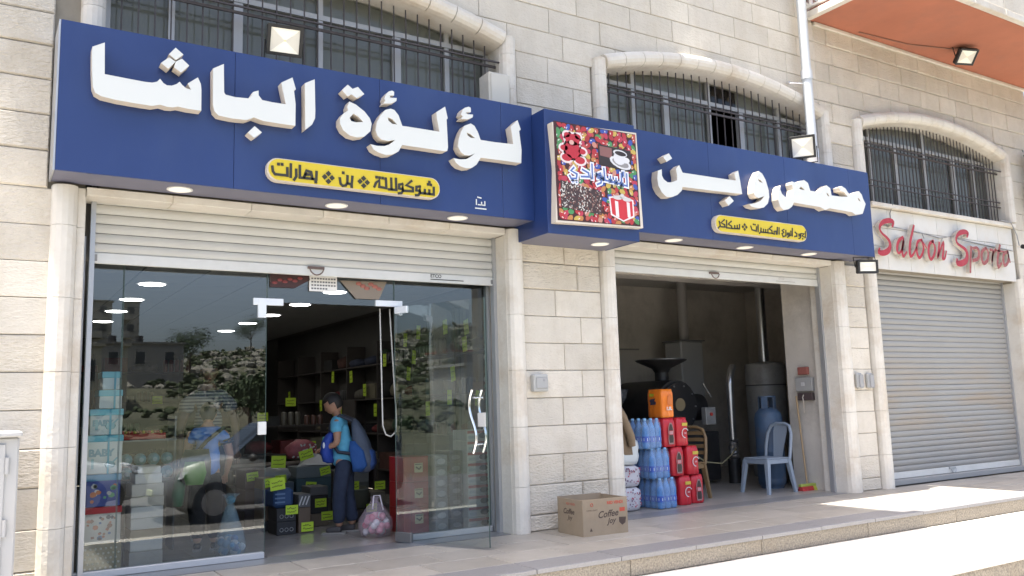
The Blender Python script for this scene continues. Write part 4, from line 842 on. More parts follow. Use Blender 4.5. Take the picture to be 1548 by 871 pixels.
# white shoe boxes
cols=[(.40,.38,.35),(.62,.60,.57),(.30,.24,.16),(.55,.55,.54),(.60,.60,.59),(.45,.42,.37),(.50,.47,.43),(.55,.53,.50),(.56,.54,.51)]
zz=[0,.13,.22,.30,.39,.48,.56,.66,.74,.80]
nm=['bottom','second from the bottom','tan one, third from the bottom','fourth from the bottom','fifth from the bottom','greyish patterned one, sixth from the bottom','wide one, seventh from the bottom','narrower one, second from the top','topmost and smallest']
for i in range(9):
    w=[.26,.25,.25,.25,.25,.26,.25,.21,.18][i]; carton(1.12+(.26-w)*.6,1.12+(.26-w)*.6+w,.55,.3,zz[i],zz[i+1],cols[i],'shoe_box','pale flat carton stacked right of the gift boxes: '+nm[i],group='stack of pale cartons')
# red, silver, dark and sandal boxes on the right
for i in range(3):
    t=carton(3.60,3.875,.72,.34,.245*i,.245*(i+1),(.30,.015,.02),'red_carton','glossy red drawer-like carton behind the open glass door, '+('lowest','middle','top')[i]+' of three',group='red cartons',rough=.3)
    part('carton_label',MB().box(3.72,3.81,.7175,.719,.245*i+.09,.245*i+.18),C((.60,.52,.33)),t); part('carton_label_mark',MB().strip([(3.74,.245*i+.14),(3.77,.245*i+.12),(3.79,.245*i+.14)],.014,.716,.7172).strip([(3.73,.245*i+.168),(3.80,.245*i+.168)],.008,.716,.7172),C((.05,.03,.03)),t)
    part('carton_seam',MB().box(3.68,3.684,.7178,.7195,.245*i+.01,.245*i+.235),C((.12,.01,.01)),t)
def stackb(x0,x1,y,n,h,c1,nmc,lab,deco):
    for i in range(n):
        w=('lowest','second','third','fourth','fifth','sixth','seventh','eighth','ninth')[i]
        t=carton(x0+random.uniform(-.004,.004),x1+random.uniform(-.004,.004),y,.3,h*i,h*(i+1),c1,nmc,'%s, %s from the floor'%(lab,w) if i else lab+', lowest on the floor',group=lab.split(',')[0]+' stack')
        m=MB(); z=h*i+h*.5
        if deco=='bowl': m.ell(((x0+x1)/2,y-.001,z-.01),(.05,.0012,.03),10,0,4); part('printed_bowl',m,C((.45,.45,.46)),t)
        if deco=='bowl2': m.ell(((x0+x1)/2,y-.001,z-.01),(.05,.0012,.025),10,0,4); part('printed_bowl',m,C((.22,.20,.2)),t)
        if deco=='shoe':
            part('printed_band',MB().box(x0+.01,x1-.01,y-.0016,y-.0008,z+.018,z+.045),C((.42,.06,.06)),t); m.ell((x1-.065,y-.002,z-.005),(.05,.0012,.03),10,0,4); part('printed_slipper',m,C((.03,.03,.035)),t); part('printed_patch',MB().box(x0+.02,x0+.1,y-.0016,y-.0008,z-.035,z-.005),C((.40,.44,.46)),t)
stackb(3.935,4.075,.70,7,.105,(.20,.21,.22),'cookware_box','silvery cookware box in the stack beside the red cartons','bowl')
stackb(4.085,4.235,.68,7,.11,(.06,.055,.055),'cookware_box','near-black cookware box in the stack left of the slipper boxes','bowl2')
stackb(4.245,4.50,.60,9,.108,(.60,.60,.58),'slipper_box','white and red slipper box at the right pane','shoe')
for nm_,z0,z1,c,lab in (('blue_panel',.55,1.15,(.02,.05,.25),'dark blue board standing at the right jamb above the orange one'),('orange_panel',.0,.549,(.45,.12,.04),'orange board standing on the floor at the right jamb')):
    solo('display_board',MB().cbox(4.53,4.66,.5,.53,z0,z1,.004),C(c,.5),lab,'board')
# goods on the floor and low tables (columns)
def gcol(x0,x1,y,d,tops,cols,labs,tags=None,names=None):
    z=0
    for i,tp in enumerate(tops):
        carton(x0,x1,y,d,z,tp,cols[i],(names[i] if names else 'carton'),labs[i],tg=(tags or {}).get(i)); z=tp
gcol(2.58,2.74,1.95,.3,[.10,.25,.42,.53],[(.05,.05,.05),(.14,.10,.07),(.04,.06,.14),(.20,.15,.09)],['dark grey carton on the floor left of the round-printed black boxes','brown carton in the left column of floor goods','navy carton in the left column of floor goods','tan mesh-covered box topping the left column of floor goods'],{3:(2.66,.49,.1)})
gcol(2.61,2.81,1.55,.3,[.13,.26],[(.03,.03,.032),(.03,.03,.032)],['black carton printed with three rings, on the floor','black carton printed with three rings, upper of the two'],{1:(2.76,.24,0)})
for o in [o for o in scene.objects if o.get('label','').startswith('black carton printed')]:
    m=MB(); z=o.location.z+.05
    for k in range(3):
        x=2.66+k*.05; m.tube([(x+.018*math.cos(t*.785),1.547,z+.018*math.sin(t*.785)) for t in range(9)],.003,4)
    part('printed_rings',m,C((.4,.4,.4)),o)
gcol(2.60,2.77,1.56,.28,[.0001],[(.1,.1,.1)],['x'])if 0 else None
t=thing('cooler_bag','blue striped cooler bag on top of the black ring-printed cartons','bag',(2.69,1.7,.26)); part('bag_body',MB().cbox(2.59,2.79,1.57,1.85,.261,.45,.03),C((.03,.07,.17),.7),t); part('bag_stripe',MB().box(2.60,2.70,1.566,1.569,.35,.365).box(2.60,2.70,1.566,1.569,.31,.325).box(2.60,2.70,1.566,1.569,.39,.405),C((.12,.2,.32)),t); tag(t,2.62,1.56,.50,.12,.10,.1)
gcol(2.83,2.96,1.55,.3,[.25,.38],[(.13,.09,.06),(.10,.10,.10)],['brown patterned carton right of the black ring-printed ones','box with bold white diagonal stripes on the brown carton'],{0:(2.92,.06,0)})
s_=[o for o in scene.objects if o.get('label','').startswith('box with bold')][0]; m=MB()
for k in range(3): m.strip([(2.84+k*.035,.28),(2.87+k*.035,.355)],.012,1.547,1.5485)
part('printed_stripes',m,C((.55,.55,.53)),s_)
gcol(3.09,3.29,1.95,.3,[.13,.32,.41],[(.17,.13,.09),(.02,.02,.022),(.11,.11,.11)],['tan carton behind the standing boy','black carton on the tan one behind the standing boy','grey tray box on the black carton behind the boy'],{1:(3.2,.24,0),0:(3.27,.10,0)})
gcol(3.58,3.76,1.95,.3,[.13,],[(.06,.05,.05)],['dark box right of the boy with the backpack'],{0:(3.78,.14,0)})
t=thing('drum_pot','olive cloth-covered round pot on the dark box right of the boy','pot',(3.67,2.1,.13)); part('pot_body',MB().lathe([(.09,0),(.13,.05),(.135,.18),(.10,.235),(.0001,.25)],(3.67,2.1,.131),18),C((.10,.10,.07),.7),t); part('pot_rim',MB().lathe([(.12,.20),(.135,.205),(.12,.215)],(3.67,2.1,.131),18),C((.2,.2,.17)),t); tag(t,3.58,1.96,.39)
gcol(3.79,3.97,2.0,.3,[.15,.30],[(.04,.04,.05),(.16,.14,.10)],['dark carton beneath the pale tray near the red cartons','pale tray box near the red cartons'],{1:(3.9,.37,0)})
gcol(2.82,3.16,2.7,.35,[.20,.42],[(.07,.08,.09),(.08,.11,.13)],['slate carton at the back of the low display','blue-grey carton under the white plastic bag'],{1:(3.0,.46,.05)})
gcol(3.18,3.60,2.7,.35,[.21,.45,.58],[(.08,.08,.07),(.05,.09,.10),(.15,.17,.17)],['olive-grey carton behind the boy at the back of the low display','deep teal carton under the grey tray','grey tray holding white papers behind the boy'],{1:(3.35,.36,-.1),2:(3.52,.52,.2)})
gcol(3.7,4.15,2.9,.35,[.11,.34,.50],[(.06,.05,.05),(.12,.12,.10),(.2,.2,.19)],['dark low carton behind the round pot','grey-green carton behind the round pot','pale grey tray topping the column behind the round pot'],{2:(3.85,.40,.1)})
gcol(2.52,2.74,2.4,.35,[.18,.39,.60],[(.05,.03,.03),(.10,.05,.05),(.07,.03,.03)],['dark maroon carton at the left of the display','reddish brown carton at the left of the display','maroon carton topped with price cards'],{2:(2.6,.53,.1)})
def crumple(c,r,seed,n=3,amp=.25):
    bm=bmesh.new(); bmesh.ops.create_icosphere(bm,subdivisions=n,radius=1)
    for v in bm.verts:
        d=1+amp*noise.noise(v.co*2.2+Vector((seed,0,0)))+amp*.5*noise.noise(v.co*6+Vector((seed,3,0))); v.co=Vector((v.co.x*r[0]*d,v.co.y*r[1]*d,max(v.co.z*d,-.75)*r[2]))
    bm.verts.index_update(); mb=MB().add([(v.co+Vector(c))[:] for v in bm.verts],[[v.index for v in f.verts] for f in bm.faces],0,True); bm.free(); return mb
PLS=mat('thin_white_plastic',(.45,.46,.46),.3,alpha=.8)
t=thing('plastic_bag','crumpled white plastic bag lying on the blue-grey carton','bag',(2.98,2.85,.42)); part('bag_film',crumple((2.98,2.85,.50),(.17,.12,.10),1),PLS,t); tag(t,2.93,2.55,.66,.13,.11,-.05)
t=thing('paper_pile','white sheets sloping over the grey tray behind the boy','papers',(3.4,2.85,.58)); part('paper_sheet',MB().add([(3.2,2.72,.585),(3.62,2.72,.585),(3.55,3.0,.70),(3.36,2.9,.73)],[(0,1,2,3)]).add([(3.22,2.71,.60),(3.5,2.71,.59),(3.45,2.95,.70)],[(0,1,2)]),C((.5,.5,.5)),t); tag(t,3.27,2.62,.72,.13,.09,.25)
t=thing('checked_bag','red and white checked bag behind the low display','bag',(3.42,3.3,.6)); part('bag_body',crumple((3.45,3.35,.74),(.2,.13,.13),4,3,.15),C((.33,.09,.10),var=.3,scale=18),t); 
m=MB(); rn=random.Random(2)
for k in range(26): m.ell((3.45+rn.uniform(-.15,.15),3.22-.0*k,.72+rn.uniform(-.06,.09)),(.014,.004,.01),6,0,3)
part('white_checks',m,C((.6,.58,.56)),t,kind='stuff')
t=thing('low_table','low dark table carrying goods across the back of the display','table',(3.4,3.4,0)); part('table_top',MB().box(2.6,4.4,3.15,3.8,.55,.59),C((.08,.06,.05)),t)
for x in (2.65,4.35):
    for y in (3.2,3.75): part('table_leg',MB().box(x-.02,x+.02,y-.02,y+.02,0,.55),C((.08,.06,.05)),t)
# blue-wrapped rolls and red tray at the left
t=thing('display_rack','grey wire rack behind the pale cartons, left of the man in stripes','rack',(1.45,1.5,0))
for z in (.62,.98): part('shelf_board',MB().box(1.12,1.62,1.35,1.7,z,z+.015),C((.2,.2,.19)),t)
for x in (1.13,1.60): part('rack_post',MB().box(x,x+.015,1.36,1.69,0,1.2),C((.2,.2,.19)),t)
rj=None
for r in range(2):
    for k in range(4):
        t=thing('wool_roll','pale blue wrapped roll on the wire rack, %s row, %s from the left'%(('lower','upper')[r],('first','second','third','fourth')[k]),'roll',(1.20+k*.115,1.40,.70+r*.12),group='pale blue rolls')
        part('roll_body',MB().ell((0,0,0),(.055,.09,.055),12),C((.14,.35,.38),.5,var=.3,scale=30),t,local=True); part('roll_band',MB().tube([(0,-.094,0),(0,-.08,0)],.02,8),C((.3,.45,.45)),t,local=True)
t=thing('red_tray','bright red tray of small packets on the upper rack shelf','tray',(1.33,1.5,.995)); part('tray_body',MB().cbox(1.15,1.53,1.38,1.6,.996,1.05,.006),C((.42,.03,.02)),t); m=MB(); rn=random.Random(6)
for k in range(14): x=1.17+k*.025; m.ell((x,1.45,1.06),(.018,.05,.02),6,k%3,4)
part('small_packet',m,[C((.45,.04,.03)),C((.5,.38,.04)),C((.4,.1,.05))],t,kind='stuff')
# tall racks: right wall, left wall, back
def rack(name,lab,loc,L,depth,zs_,axis,goods,where,seed,tags=()):
    t=thing(name,lab,'shelving',loc); rn=random.Random(seed); BW=C((.07,.06,.055))
    def B(a,b,c,d,z0,z1): return MB().box(a,b,c,d,z0,z1) if axis=='x' else MB().box(c,d,a,b,z0,z1)
    x,y=(loc[0],loc[1]) if axis=='x' else (loc[1],loc[0])
    for z in zs_: part('shelf_board',B(x,x+L,y,y+depth,z,z+.02),BW,t)
    k=int(L/1.2)
    for i in range(k+1): part('upright',B(x+L*i/k-.015,x+L*i/k+.015,y+.01,y+depth-.01,0,zs_[-1]+.35),BW,t)
    cl=[((.10,.05,.04),'brown'),((.05,.06,.10),'dark blue'),((.12,.11,.09),'grey'),((.16,.03,.03),'dark red'),((.05,.09,.05),'dark green'),((.18,.16,.11),'straw'),((.03,.03,.03),'black')]
    for si,z in enumerate(zs_):
        u=x+.04; n=0
        while u<x+L-.2 and n<goods:
            w=rn.uniform(.2,.55)*L/goods/.42*.8; h=rn.uniform(.12,.28); c,cn=rn.choice(cl); n+=1
            kind=rn.choice(('carton','tin','bundle'))
            lab2='%s %s on the %s, %s shelf up, number %d along'%(cn,kind,where,('first','second','third','fourth','fifth')[si],n)
            lab2='%s %s on the %s shelf of the %s, %s'%(cn,kind,('lowest','second','third','fourth','top')[si],where,ORD[n])
            o=thing('shelf_'+kind,lab2,kind,((u+w/2) if axis=='x' else y+depth/2,(y+depth/2) if axis=='x' else u+w/2,z+.02),group='goods on the '+where)
            if kind=='carton': part('goods_body',B(u,u+w-.03,y+.03,y+depth-.03,z+.021,z+.02+h),C(c,.5,var=.25,scale=12),o)
            elif kind=='tin':
                m=MB(); q=max(int(w/.1),1)
                for i in range(q):
                    cx=u+.05+i*.1; m.lathe([(.042,0),(.042,h*.8),(.03,h*.9),(.0001,h*.9)],(cx,y+.08,z+.021) if axis=='x' else (y+.08,cx,z+.021),8)
                part('tin_row',m,C(c,.35,var=.2,scale=20),o)
            else:
                cx=u+w/2; part('bundle_cloth',crumple((cx,y+depth/2,z+.02+h*.4) if axis=='x' else (y+depth/2,cx,z+.02+h*.4),((w*.42,depth*.35,h*.5) if axis=='x' else (depth*.35,w*.42,h*.5)),seed+n,2,.3),C(c,.9,var=.3,scale=15),o)
            u+=w
    return t
ORD=['','nearest the door','second from the door','third from the door','fourth from the door','fifth from the door','sixth from the door','seventh from the door','eighth from the door','ninth from the door','tenth from the door','eleventh from the door','twelfth from the door','thirteenth from the door','fourteenth from the door']
rk=rack('wall_rack','long dark rack of goods along the right wall, hung with yellow price cards',(4.98,1.0,0),8.4,.33,[.35,.85,1.35,1.85],'y',12,'right wall rack',3)
for y,z in ((3.55,2.13),(3.14,2.2),(2.38,2.2),(1.84,2.15),(1.89,1.95),(3.29,1.88),(3.46,1.67),(2.2,1.61),(4.25,1.9),(5.54,1.72),(6.33,1.75),(2.3,1.33),(5.0,1.5),(4.6,1.2),(2.9,1.2),(1.6,1.3),(6.9,1.3),(8.6,1.49)): 
    tag(rk,4.96,y,z,.09,.15,random.uniform(-.15,.15),'x')
rk2=rack('wall_rack','dark rack of goods against the left wall behind the man in stripes',(-.42,2.3,0),7.2,.33,[.35,.85,1.35,1.85],'y',6,'left wall rack',9)
rk3=rack('back_rack','dim rack of goods across the back wall of the shop',(.3,9.9,0),4.6,.4,[.35,.9,1.45,2.0],'x',6,'back wall rack',14)
for x,z in ((1.0,1.6),(2.0,1.1),(2.9,1.5),(3.8,1.9)): tag(rk3,x,9.88,z,.14,.12)
# gondola in mid shop, seen through the open doorway
gd=rack('gondola','low dark gondola of goods in the middle of the shop beyond the boy',(2.9,5.2,0),2.0,.5,[.2,.6,1.0],'x',4,'middle gondola',21)
for x,z in ((3.0,.75),(3.5,1.15),(4.2,.72),(4.6,1.2),(3.9,1.35)): tag(gd,x,5.18,z,.12,.1)
# hanging strips of sweets at right jamb
t=thing('hanging_sweets','strings of teal wrapped sweets hanging at the right jamb of the glass front','sweets',(4.42,.45,1.9)); m=MB(); rn=random.Random(4)
for s in range(3):
    x=4.40+s*.045; m.tube([(x,.46,.9),(x,.46,2.4)],.003,4,1)
    for k in range(13): z=.95+k*.075; q=.018 if k%5 else .0; m.ell((x+rn.uniform(-.012,.012),.45,z),(.02,.016,.028),6,0 if rn.random()<.6 else 2,4)
part('sweet_string',m,[C((.05,.22,.20),.3),C((.4,.4,.38)),C((.5,.5,.5),.3)],t,kind='stuff')
# bags of balls
def ballbag(x,y,r,lab,c1,c2,film,tall):
    t=thing('ball_bag',lab,'bag',(x,y,0)); m=MB(); rn=random.Random(int(x*100))
    for k in range(34):
        a=rn.uniform(0,6.28); q=r*math.sqrt(rn.random())*.78; z=.035+rn.random()*r*(1.05 if not tall else .9); lim=max(.1,1-(abs(z-r*.6)/r)**2); m.ell((x+q*math.cos(a)*lim,y+q*math.sin(a)*lim,z),(.034,.034,.034),10,rn.randrange(3),6)
    part('play_balls',m,[C(c1,.35),C(c2,.35),C((.6,.6,.62),.35)],t,kind='stuff')
    H=r*2.1 if not tall else .62
    prof=[(.02,.003),(r*.8,.01),(r*1.02,r*.5),(r*.98,r),(r*.6,r*1.6),(r*.22,r*2.0),(.03,r*2.1),(.05,r*2.25)] if not tall else [(.02,.003),(r*.9,.01),(r*1.0,r*.6),(r*.85,r*1.3),(r*.4,.36),(.12*r+.01,.44),(.05,.50),(.075,.52)]
    b=MB().lathe(prof,(x,y,0),20); b.v=[(px+.012*noise.noise(Vector((px,py,pz))*14),py+.012*noise.noise(Vector((px,py,pz))*14+Vector((5,0,0))),pz) for px,py,pz in b.v]
    part('bag_film',b,film,t); 
    if tall: part('bag_knot',MB().ell((x,y,.47),(.04,.03,.035)),C((.06,.22,.32)),t)
    else: part('bag_handle',MB().tube([(x-.05,y-.05,r*1.6),(x-.03,y-.04,r*2.35),(x+.03,y-.04,r*2.35),(x+.06,y-.05,r*1.5)],.008,6),C((.6,.55,.58)),t)
FB=mat('clear_bag_blue',(.35,.5,.6),.15,alpha=.35); FP=mat('clear_bag_pink',(.6,.5,.55),.15,alpha=.3)
ballbag(1.93,.62,.135,'clear bag of blue and white balls tied in blue, just inside the left pane',(.05,.14,.42),(.10,.28,.50),FB,True)
ballbag(3.34,.80,.165,'round clear bag of pink and red balls with a white handle, inside the doorway',(.45,.04,.10),(.55,.22,.28),FP,False)
# ================================================================== coffee carton outside
KR=mat('kraft_cardboard',(.30,.235,.16),.85,var=.06,scale=6,bump=.05,bscale=60,dirt=((.24,.17,.10),4,.35)); KB=C((.07,.045,.035)); KRD=C((.45,.07,.04))
t=thing('cardboard_box','open kraft cardboard box printed Coffee, standing on the pavement against the pillar','box',(4.76,-.62,0),R_(-3))
W_,D_,H_=.50,.43,.33
part('front_wall',MB().box(0,W_,0,.006,0.002,H_),KR,t,local=True); part('back_wall',MB().box(0,W_,D_-.006,D_,.002,H_+.004),KR,t,local=True)
part('left_wall',MB().box(-.002,.004,.0065,D_-.0065,.002,H_-.003),KR,t,local=True); part('right_wall',MB().box(W_-.006,W_,.0065,D_-.0065,.002,H_-.004),KR,t,local=True); part('box_bottom',MB().box(.005,W_-.007,.007,D_-.007,.002,.008),KR,t,local=True)
def ptxt(s,size,x,z,m,side='f',rot=0,**k):
    q=text_mb(s,size,**k); 
    if rot: ca,sa=math.cos(rot),math.sin(rot); q.v=[(a*ca-c*sa,b,a*sa+c*ca) for a,b,c in q.v]
    q.move(x,-.0012,z)
    if side=='l': q.v=[(-.0035,-a,c) if 0 else (-.0035,D_-a,c) for a,b,c in q.v]; 
    part('printed_lettering',q,m,t,local=True)
ptxt('RED VENDI',.036,.27,.275,KRD,bold=.0015); ptxt('Coffee',.085,.16,.155,KB,shear=.35,rot=.05,bold=.0015); ptxt('Joy',.07,.27,.10,KB,shear=.35,rot=.05,bold=.0015)
ptxt('COFFEE CANDY',.017,.04,.225,KB)
part('printed_patch',MB().box(.41,.47,-.0016,-.0006,.20,.235),KRD,t,local=True); part('printed_patch',MB().prism([(.40,.105),(.435,.075),(.47,.095),(.48,.145),(.40,.15)],-.0016,-.0006),KB,t,local=True)
part('printed_ring',MB().tube([(.10+.014*math.cos(k*.785),-.001,.28+.014*math.sin(k*.785)) for k in range(9)],.003,4),KRD,t,local=True)
part('printed_mark',MB().prism([(.07,.045),(.10,.045),(.085,.075)],-.0016,-.0006),KB,t,local=True)
ptxt('Coffee',.07,.10,.19,KB,'l',shear=.35,bold=.0012); ptxt('Joy',.055,.18,.14,KB,'l',shear=.35,bold=.001); ptxt('RED VENDI',.03,.16,.272,KRD,'l')
# ================================================================== SECOND SHOP
XR0,XR1,YB2=5.42,12.4,4.3
part('interior_floor',MB().box(XR0,XR1,.305,YB2,-.3,-.006),mat('dusty_floor',(.30,.285,.265),.35,var=.1,scale=3),bld)
for j in range(8):
    for i in range(13):
        x=5.74+i*.5; y=.31+j*.5
        if x+.5>12.3: continue
        part('floor_tile',MB().cbox(x+.002,x+.498,y+.002,y+.498,-.005,0,.001),mat('worn_floor_tile',(.33,.31,.285),.3,var=.07,scale=3,rand=.04,dirt=((.2,.18,.16),2,.5)) if (i+j)==0 else bpy.data.materials['worn_floor_tile'],bld)
part('interior_wall',MB().box(XR0-.05,XR0,.305,YB2,0,3.4),PLASTER,bld); part('interior_wall',MB().box(XR0-.05,XR1+.1,YB2,YB2+.1,0,3.4),PLASTER,bld); part('interior_wall',MB().box(XR1,XR1+.1,.305,YB2,0,3.4),PLASTER,bld)
part('interior_pier',MB().box(9.42,9.8,.301,.90,0,3.4),PLASTER,bld)
part('interior_pier',MB().box(9.80,9.98,.301,.36,0,3.4),PLASTER,bld)
part('interior_ceiling',MB().box(XR0,XR1,.302,YB2,3.2,3.25),mat('dim_ceiling',(.5,.48,.44),.9),bld)
part('front_bulkhead',MB().box(5.745,9.325,.301,.33,2.66,3.19),PLASTER,bld)
part('ceiling_beam',MB().box(XR0+.01,XR1-.01,1.7,2.0,2.9,3.199),PLASTER,bld)
BLK=mat('sooty_black_steel',(.035,.034,.034),.45,metal=.3,var=.2,scale=6); GRM=mat('grey_painted_steel',(.32,.32,.31),.5,metal=.2,dirt=((.1,.09,.08),4,.5)); SIL=mat('galvanised_duct',(.50,.50,.50),.28,metal=.9,var=.08,scale=10)
t=thing('coffee_roaster','large black coffee roaster with a flared hopper behind the stacked drinks','roaster',(8.3,2.4,0))
part('roaster_base',MB().cbox(7.55,9.3,2.1,3.0,.05,.75,.02),BLK,t); part('roaster_drum',MB().tube([(8.45,2.05,1.12),(8.45,3.1,1.12)],.38,24),BLK,t)
part('drum_face',MB().tube([(8.45,2.04,1.12),(8.45,2.0,1.12)],.34,24),C((.03,.03,.032),.35,metal=.4),t)
part('hopper',MB().lathe([(.08,1.55),(.1,1.62),(.14,1.68),(.36,1.78),(.38,1.80),(.35,1.80)],(8.55,2.45,0),20),BLK,t); part('hopper_rim',MB().lathe([(.37,1.797),(.39,1.805),(.37,1.812)],(8.55,2.45,0),20),C((.3,.3,.3),.3,metal=.8),t)
part('feed_neck',MB().tube([(8.55,2.45,1.5),(8.55,2.45,1.7)],.1,12),BLK,t); part('drum_latch',MB().tube([(8.9,1.98,1.45),(9.05,1.98,1.25)],.012,6),SIL,t); part('motor',MB().tube([(8.9,2.5,1.1),(9.3,2.5,1.1)],.2,16),BLK,t)
t=thing('grinding_pan','dark steel grinder with a shiny rounded pan at the left of the roaster','grinder',(7.25,2.2,0)); part('grinder_body',MB().cbox(6.9,7.5,2.0,2.6,0,.95,.03),BLK,t); part('steel_pan',MB().lathe([(.0001,-.2),(.2,-.16),(.32,0),(.34,.12),(.32,.12)],(7.0,1.9,1.25),20),C((.25,.26,.28),.25,metal=.8),t); part('grinder_tower',MB().cbox(7.55,7.85,2.7,3.1,0,2.1,.02),BLK,t)
part('pressure_gauge',MB().tube([(8.2,2.09,.66),(8.2,2.06,.66)],.05,14),C((.55,.54,.5),.3),t); part('sight_glass',MB().tube([(8.45,1.995,1.15),(8.45,1.98,1.15)],.09,16),C((.25,.2,.12),.1),t)
for k in range(10): part('rim_bolt',MB().tube([(8.45+.30*math.cos(k*.628),2.0,1.12+.30*math.sin(k*.628)),(8.45+.30*math.cos(k*.628),1.985,1.12+.30*math.sin(k*.628))],.012,6),SIL,t)
part('control_box',MB().cbox(8.95,9.15,2.0,2.1,.85,1.1,.01),GRM,t); part('control_dial',MB().tube([(9.05,2.0,1.0),(9.05,1.985,1.0)],.025,10),C((.5,.05,.04)),t)
t=thing('wall_conduit','thin grey cables and pipes running along the back wall of the roaster room','cable',(9,4.2,2.5)); part('conduit',MB().tube([(5.5,4.28,2.6),(8.0,4.28,2.6),(8.0,4.28,2.1),(9.7,4.28,2.1)],.014,6).tube([(5.5,4.27,2.4),(7.0,4.27,2.35),(7.2,4.27,1.6)],.01,6),C((.3,.29,.27)),t)
t=thing('vent_unit','dark box with grey side on the back wall above the grinder','wall unit',(8.2,4.0,2.0)); part('unit_body',MB().cbox(8.05,8.45,3.85,4.25,1.75,2.35,.01),BLK,t); part('unit_side',MB().cbox(8.455,8.6,3.85,4.25,1.8,2.33,.006),GRM,t)
for k,(x,y) in enumerate(((9.9,1.6),(11.2,2.6))):
    t=thing('coffee_sack',('plump jute coffee sack by the silver duct','jute coffee sack in the far right corner of the roaster room')[k],'sack',(x,y,0)); part('sack_cloth',crumple((x,y,.3),(.22,.18,.36),30+k,3,.12),C((.22,.175,.12),.95,var=.2,scale=20),t)
t=thing('wall_heater','white box cabinet under a square flue on the back wall','flue box',(9.95,3.7,1.4)); part('heater_body',MB().cbox(9.85,10.35,3.4,3.8,1.25,2.18,.02),C((.36,.36,.35),.5),t); part('heater_cap',MB().box(9.82,10.38,3.38,3.82,2.181,2.2),C((.12,.12,.12)),t); part('flue',MB().tube([(10.12,3.6,2.2),(10.12,3.6,3.2)],.085,12),C((.34,.32,.30),.6),t)
t=thing('cooling_cylinder','large grey steel cylinder with a riveted seam and tall flue beside the right pier','cyclone',(10.6,2.4,0)); part('cylinder_body',MB().lathe([(.26,.0),(.30,.35),(.31,.36),(.31,1.72),(.29,1.75),(.09,1.78)],(10.68,2.4,0),24),GRM,t); part('cylinder_band',MB().lathe([(.312,1.40),(.318,1.41),(.312,1.42)],(10.68,2.4,0),24),C((.08,.08,.08)),t); part('flue',MB().tube([(10.68,2.4,1.77),(10.68,2.4,3.2)],.075,14),SIL,t); part('flue_collar',MB().tube([(10.68,2.4,1.8),(10.68,2.4,1.95)],.085,14),SIL,t)
t=thing('silver_duct','shiny ribbed duct with an elbow standing before the roaster','duct',(9.45,2.0,0)); pts=[(9.65,2.1,1.68),(9.56,2.05,1.62),(9.47,2.0,1.52),(9.46,2.0,1.38),(9.46,2.0,.62)]; part('duct_pipe',MB().tube(pts,.055,14),SIL,t)
part('duct_collar',MB().tube([(9.46,2.0,1.4),(9.46,2.0,1.44)],.063,14).tube([(9.46,2.0,1.0),(9.46,2.0,1.02)],.06,14),SIL,t)
fx=[(9.46+.01*math.sin(k),2.0,.62-.03*k) for k in range(10)]; part('flexible_end',MB().tube(fx,[.06 if k%2 else .075 for k in range(10)],12,smooth=False),SIL,t); part('duct_base',MB().tube([(9.46,2.0,.0),(9.46,2.0,.35)],.09,12),BLK,t)
t=thing('yellow_hose','thin yellow gas hose sagging across the back of the roaster room','hose',(8.6,1.6,0)); part('hose_tube',MB().tube([(7.9,1.3,.62),(8.1,1.4,.50),(8.4,1.5,.38),(8.8,1.6,.33),(9.2,1.8,.42),(9.4,1.9,.5)],.009,6),C((.36,.32,.18)),t)
# gas cylinder
GB=mat('blue_cylinder_paint',(.045,.085,.15),.5,var=.08,scale=4,dirt=((.10,.09,.085),3,.6))
t=thing('gas_cylinder','tall blue gas cylinder with a valve collar behind the grey chair','gas cylinder',(9.26,1.14,0))
part('cylinder_shell',MB().lathe([(.155,.03),(.182,.06),(.186,.12),(.182,.13),(.186,.14),(.186,.48),(.189,.485),(.186,.49),(.186,.93),(.172,1.0),(.12,1.06),(.05,1.08)],(9.26,1.14,0),26),GB,t)
part('foot_ring',MB().lathe([(.15,.0),(.155,.05)],(9.26,1.14,0),26),GB,t); cl=MB()
for a in (0.3,1.9,3.5,5.1): cl.box(-.05,.05,-.0,.006,1.06,1.25)
c2=MB()
for k in range(4):
    q=MB().box(-.045,.045,.10,.108,1.04,1.22).rot(k*math.pi/2+.4); c2.add(q.v,q.f)
c2.move(9.26,1.14,0); part('valve_guard',c2,GB,t); part('guard_ring',MB().lathe([(.102,1.215),(.114,1.22),(.114,1.235),(.102,1.235)],(9.26,1.14,0),20),GB,t); part('valve',MB().tube([(9.26,1.14,1.07),(9.26,1.14,1.17)],.022,8).tube([(9.20,1.10,1.14),(9.26,1.14,1.14)],.016,8),SIL,t)
# broom
t=thing('broom','long-handled broom with a red and yellow-green head leaning by the right pier','broom',(9.3,.55,0)); part('broom_handle',MB().tube([(9.33,.62,.07),(9.36,.72,1.22)],.012,8),C((.42,.30,.17)),t)
hd=MB().cbox(-.16,.16,-.03,.03,.05,.085,.008).move(9.30,.58,0); part('broom_head',hd,C((.35,.42,.08)),t)
bs=MB(); rn=random.Random(9)
for k in range(70):
    u=-.155+.31*k/69; mi=1 if u>.06 else 0; bs.add([(u-.004,-.026,.055),(u+.004,-.026,.055),(u+.006,-.04-rn.random()*.01,.0),(u-.006,-.04-rn.random()*.01,.0)],[(0,1,2,3)],mi); bs.add([(u-.004,.026,.055),(u+.004,.026,.055),(u+.006,.04,.0),(u-.006,.04,.0)],[(0,1,2,3)],mi)
bs.box(-.155,.06,-.024,.024,.002,.052,0).box(.061,.155,-.024,.024,.002,.052,1); bs.move(9.30,.58,0); part('bristles',bs,[C((.45,.04,.04),.8),C((.50,.50,.07),.8)],t,kind='stuff')
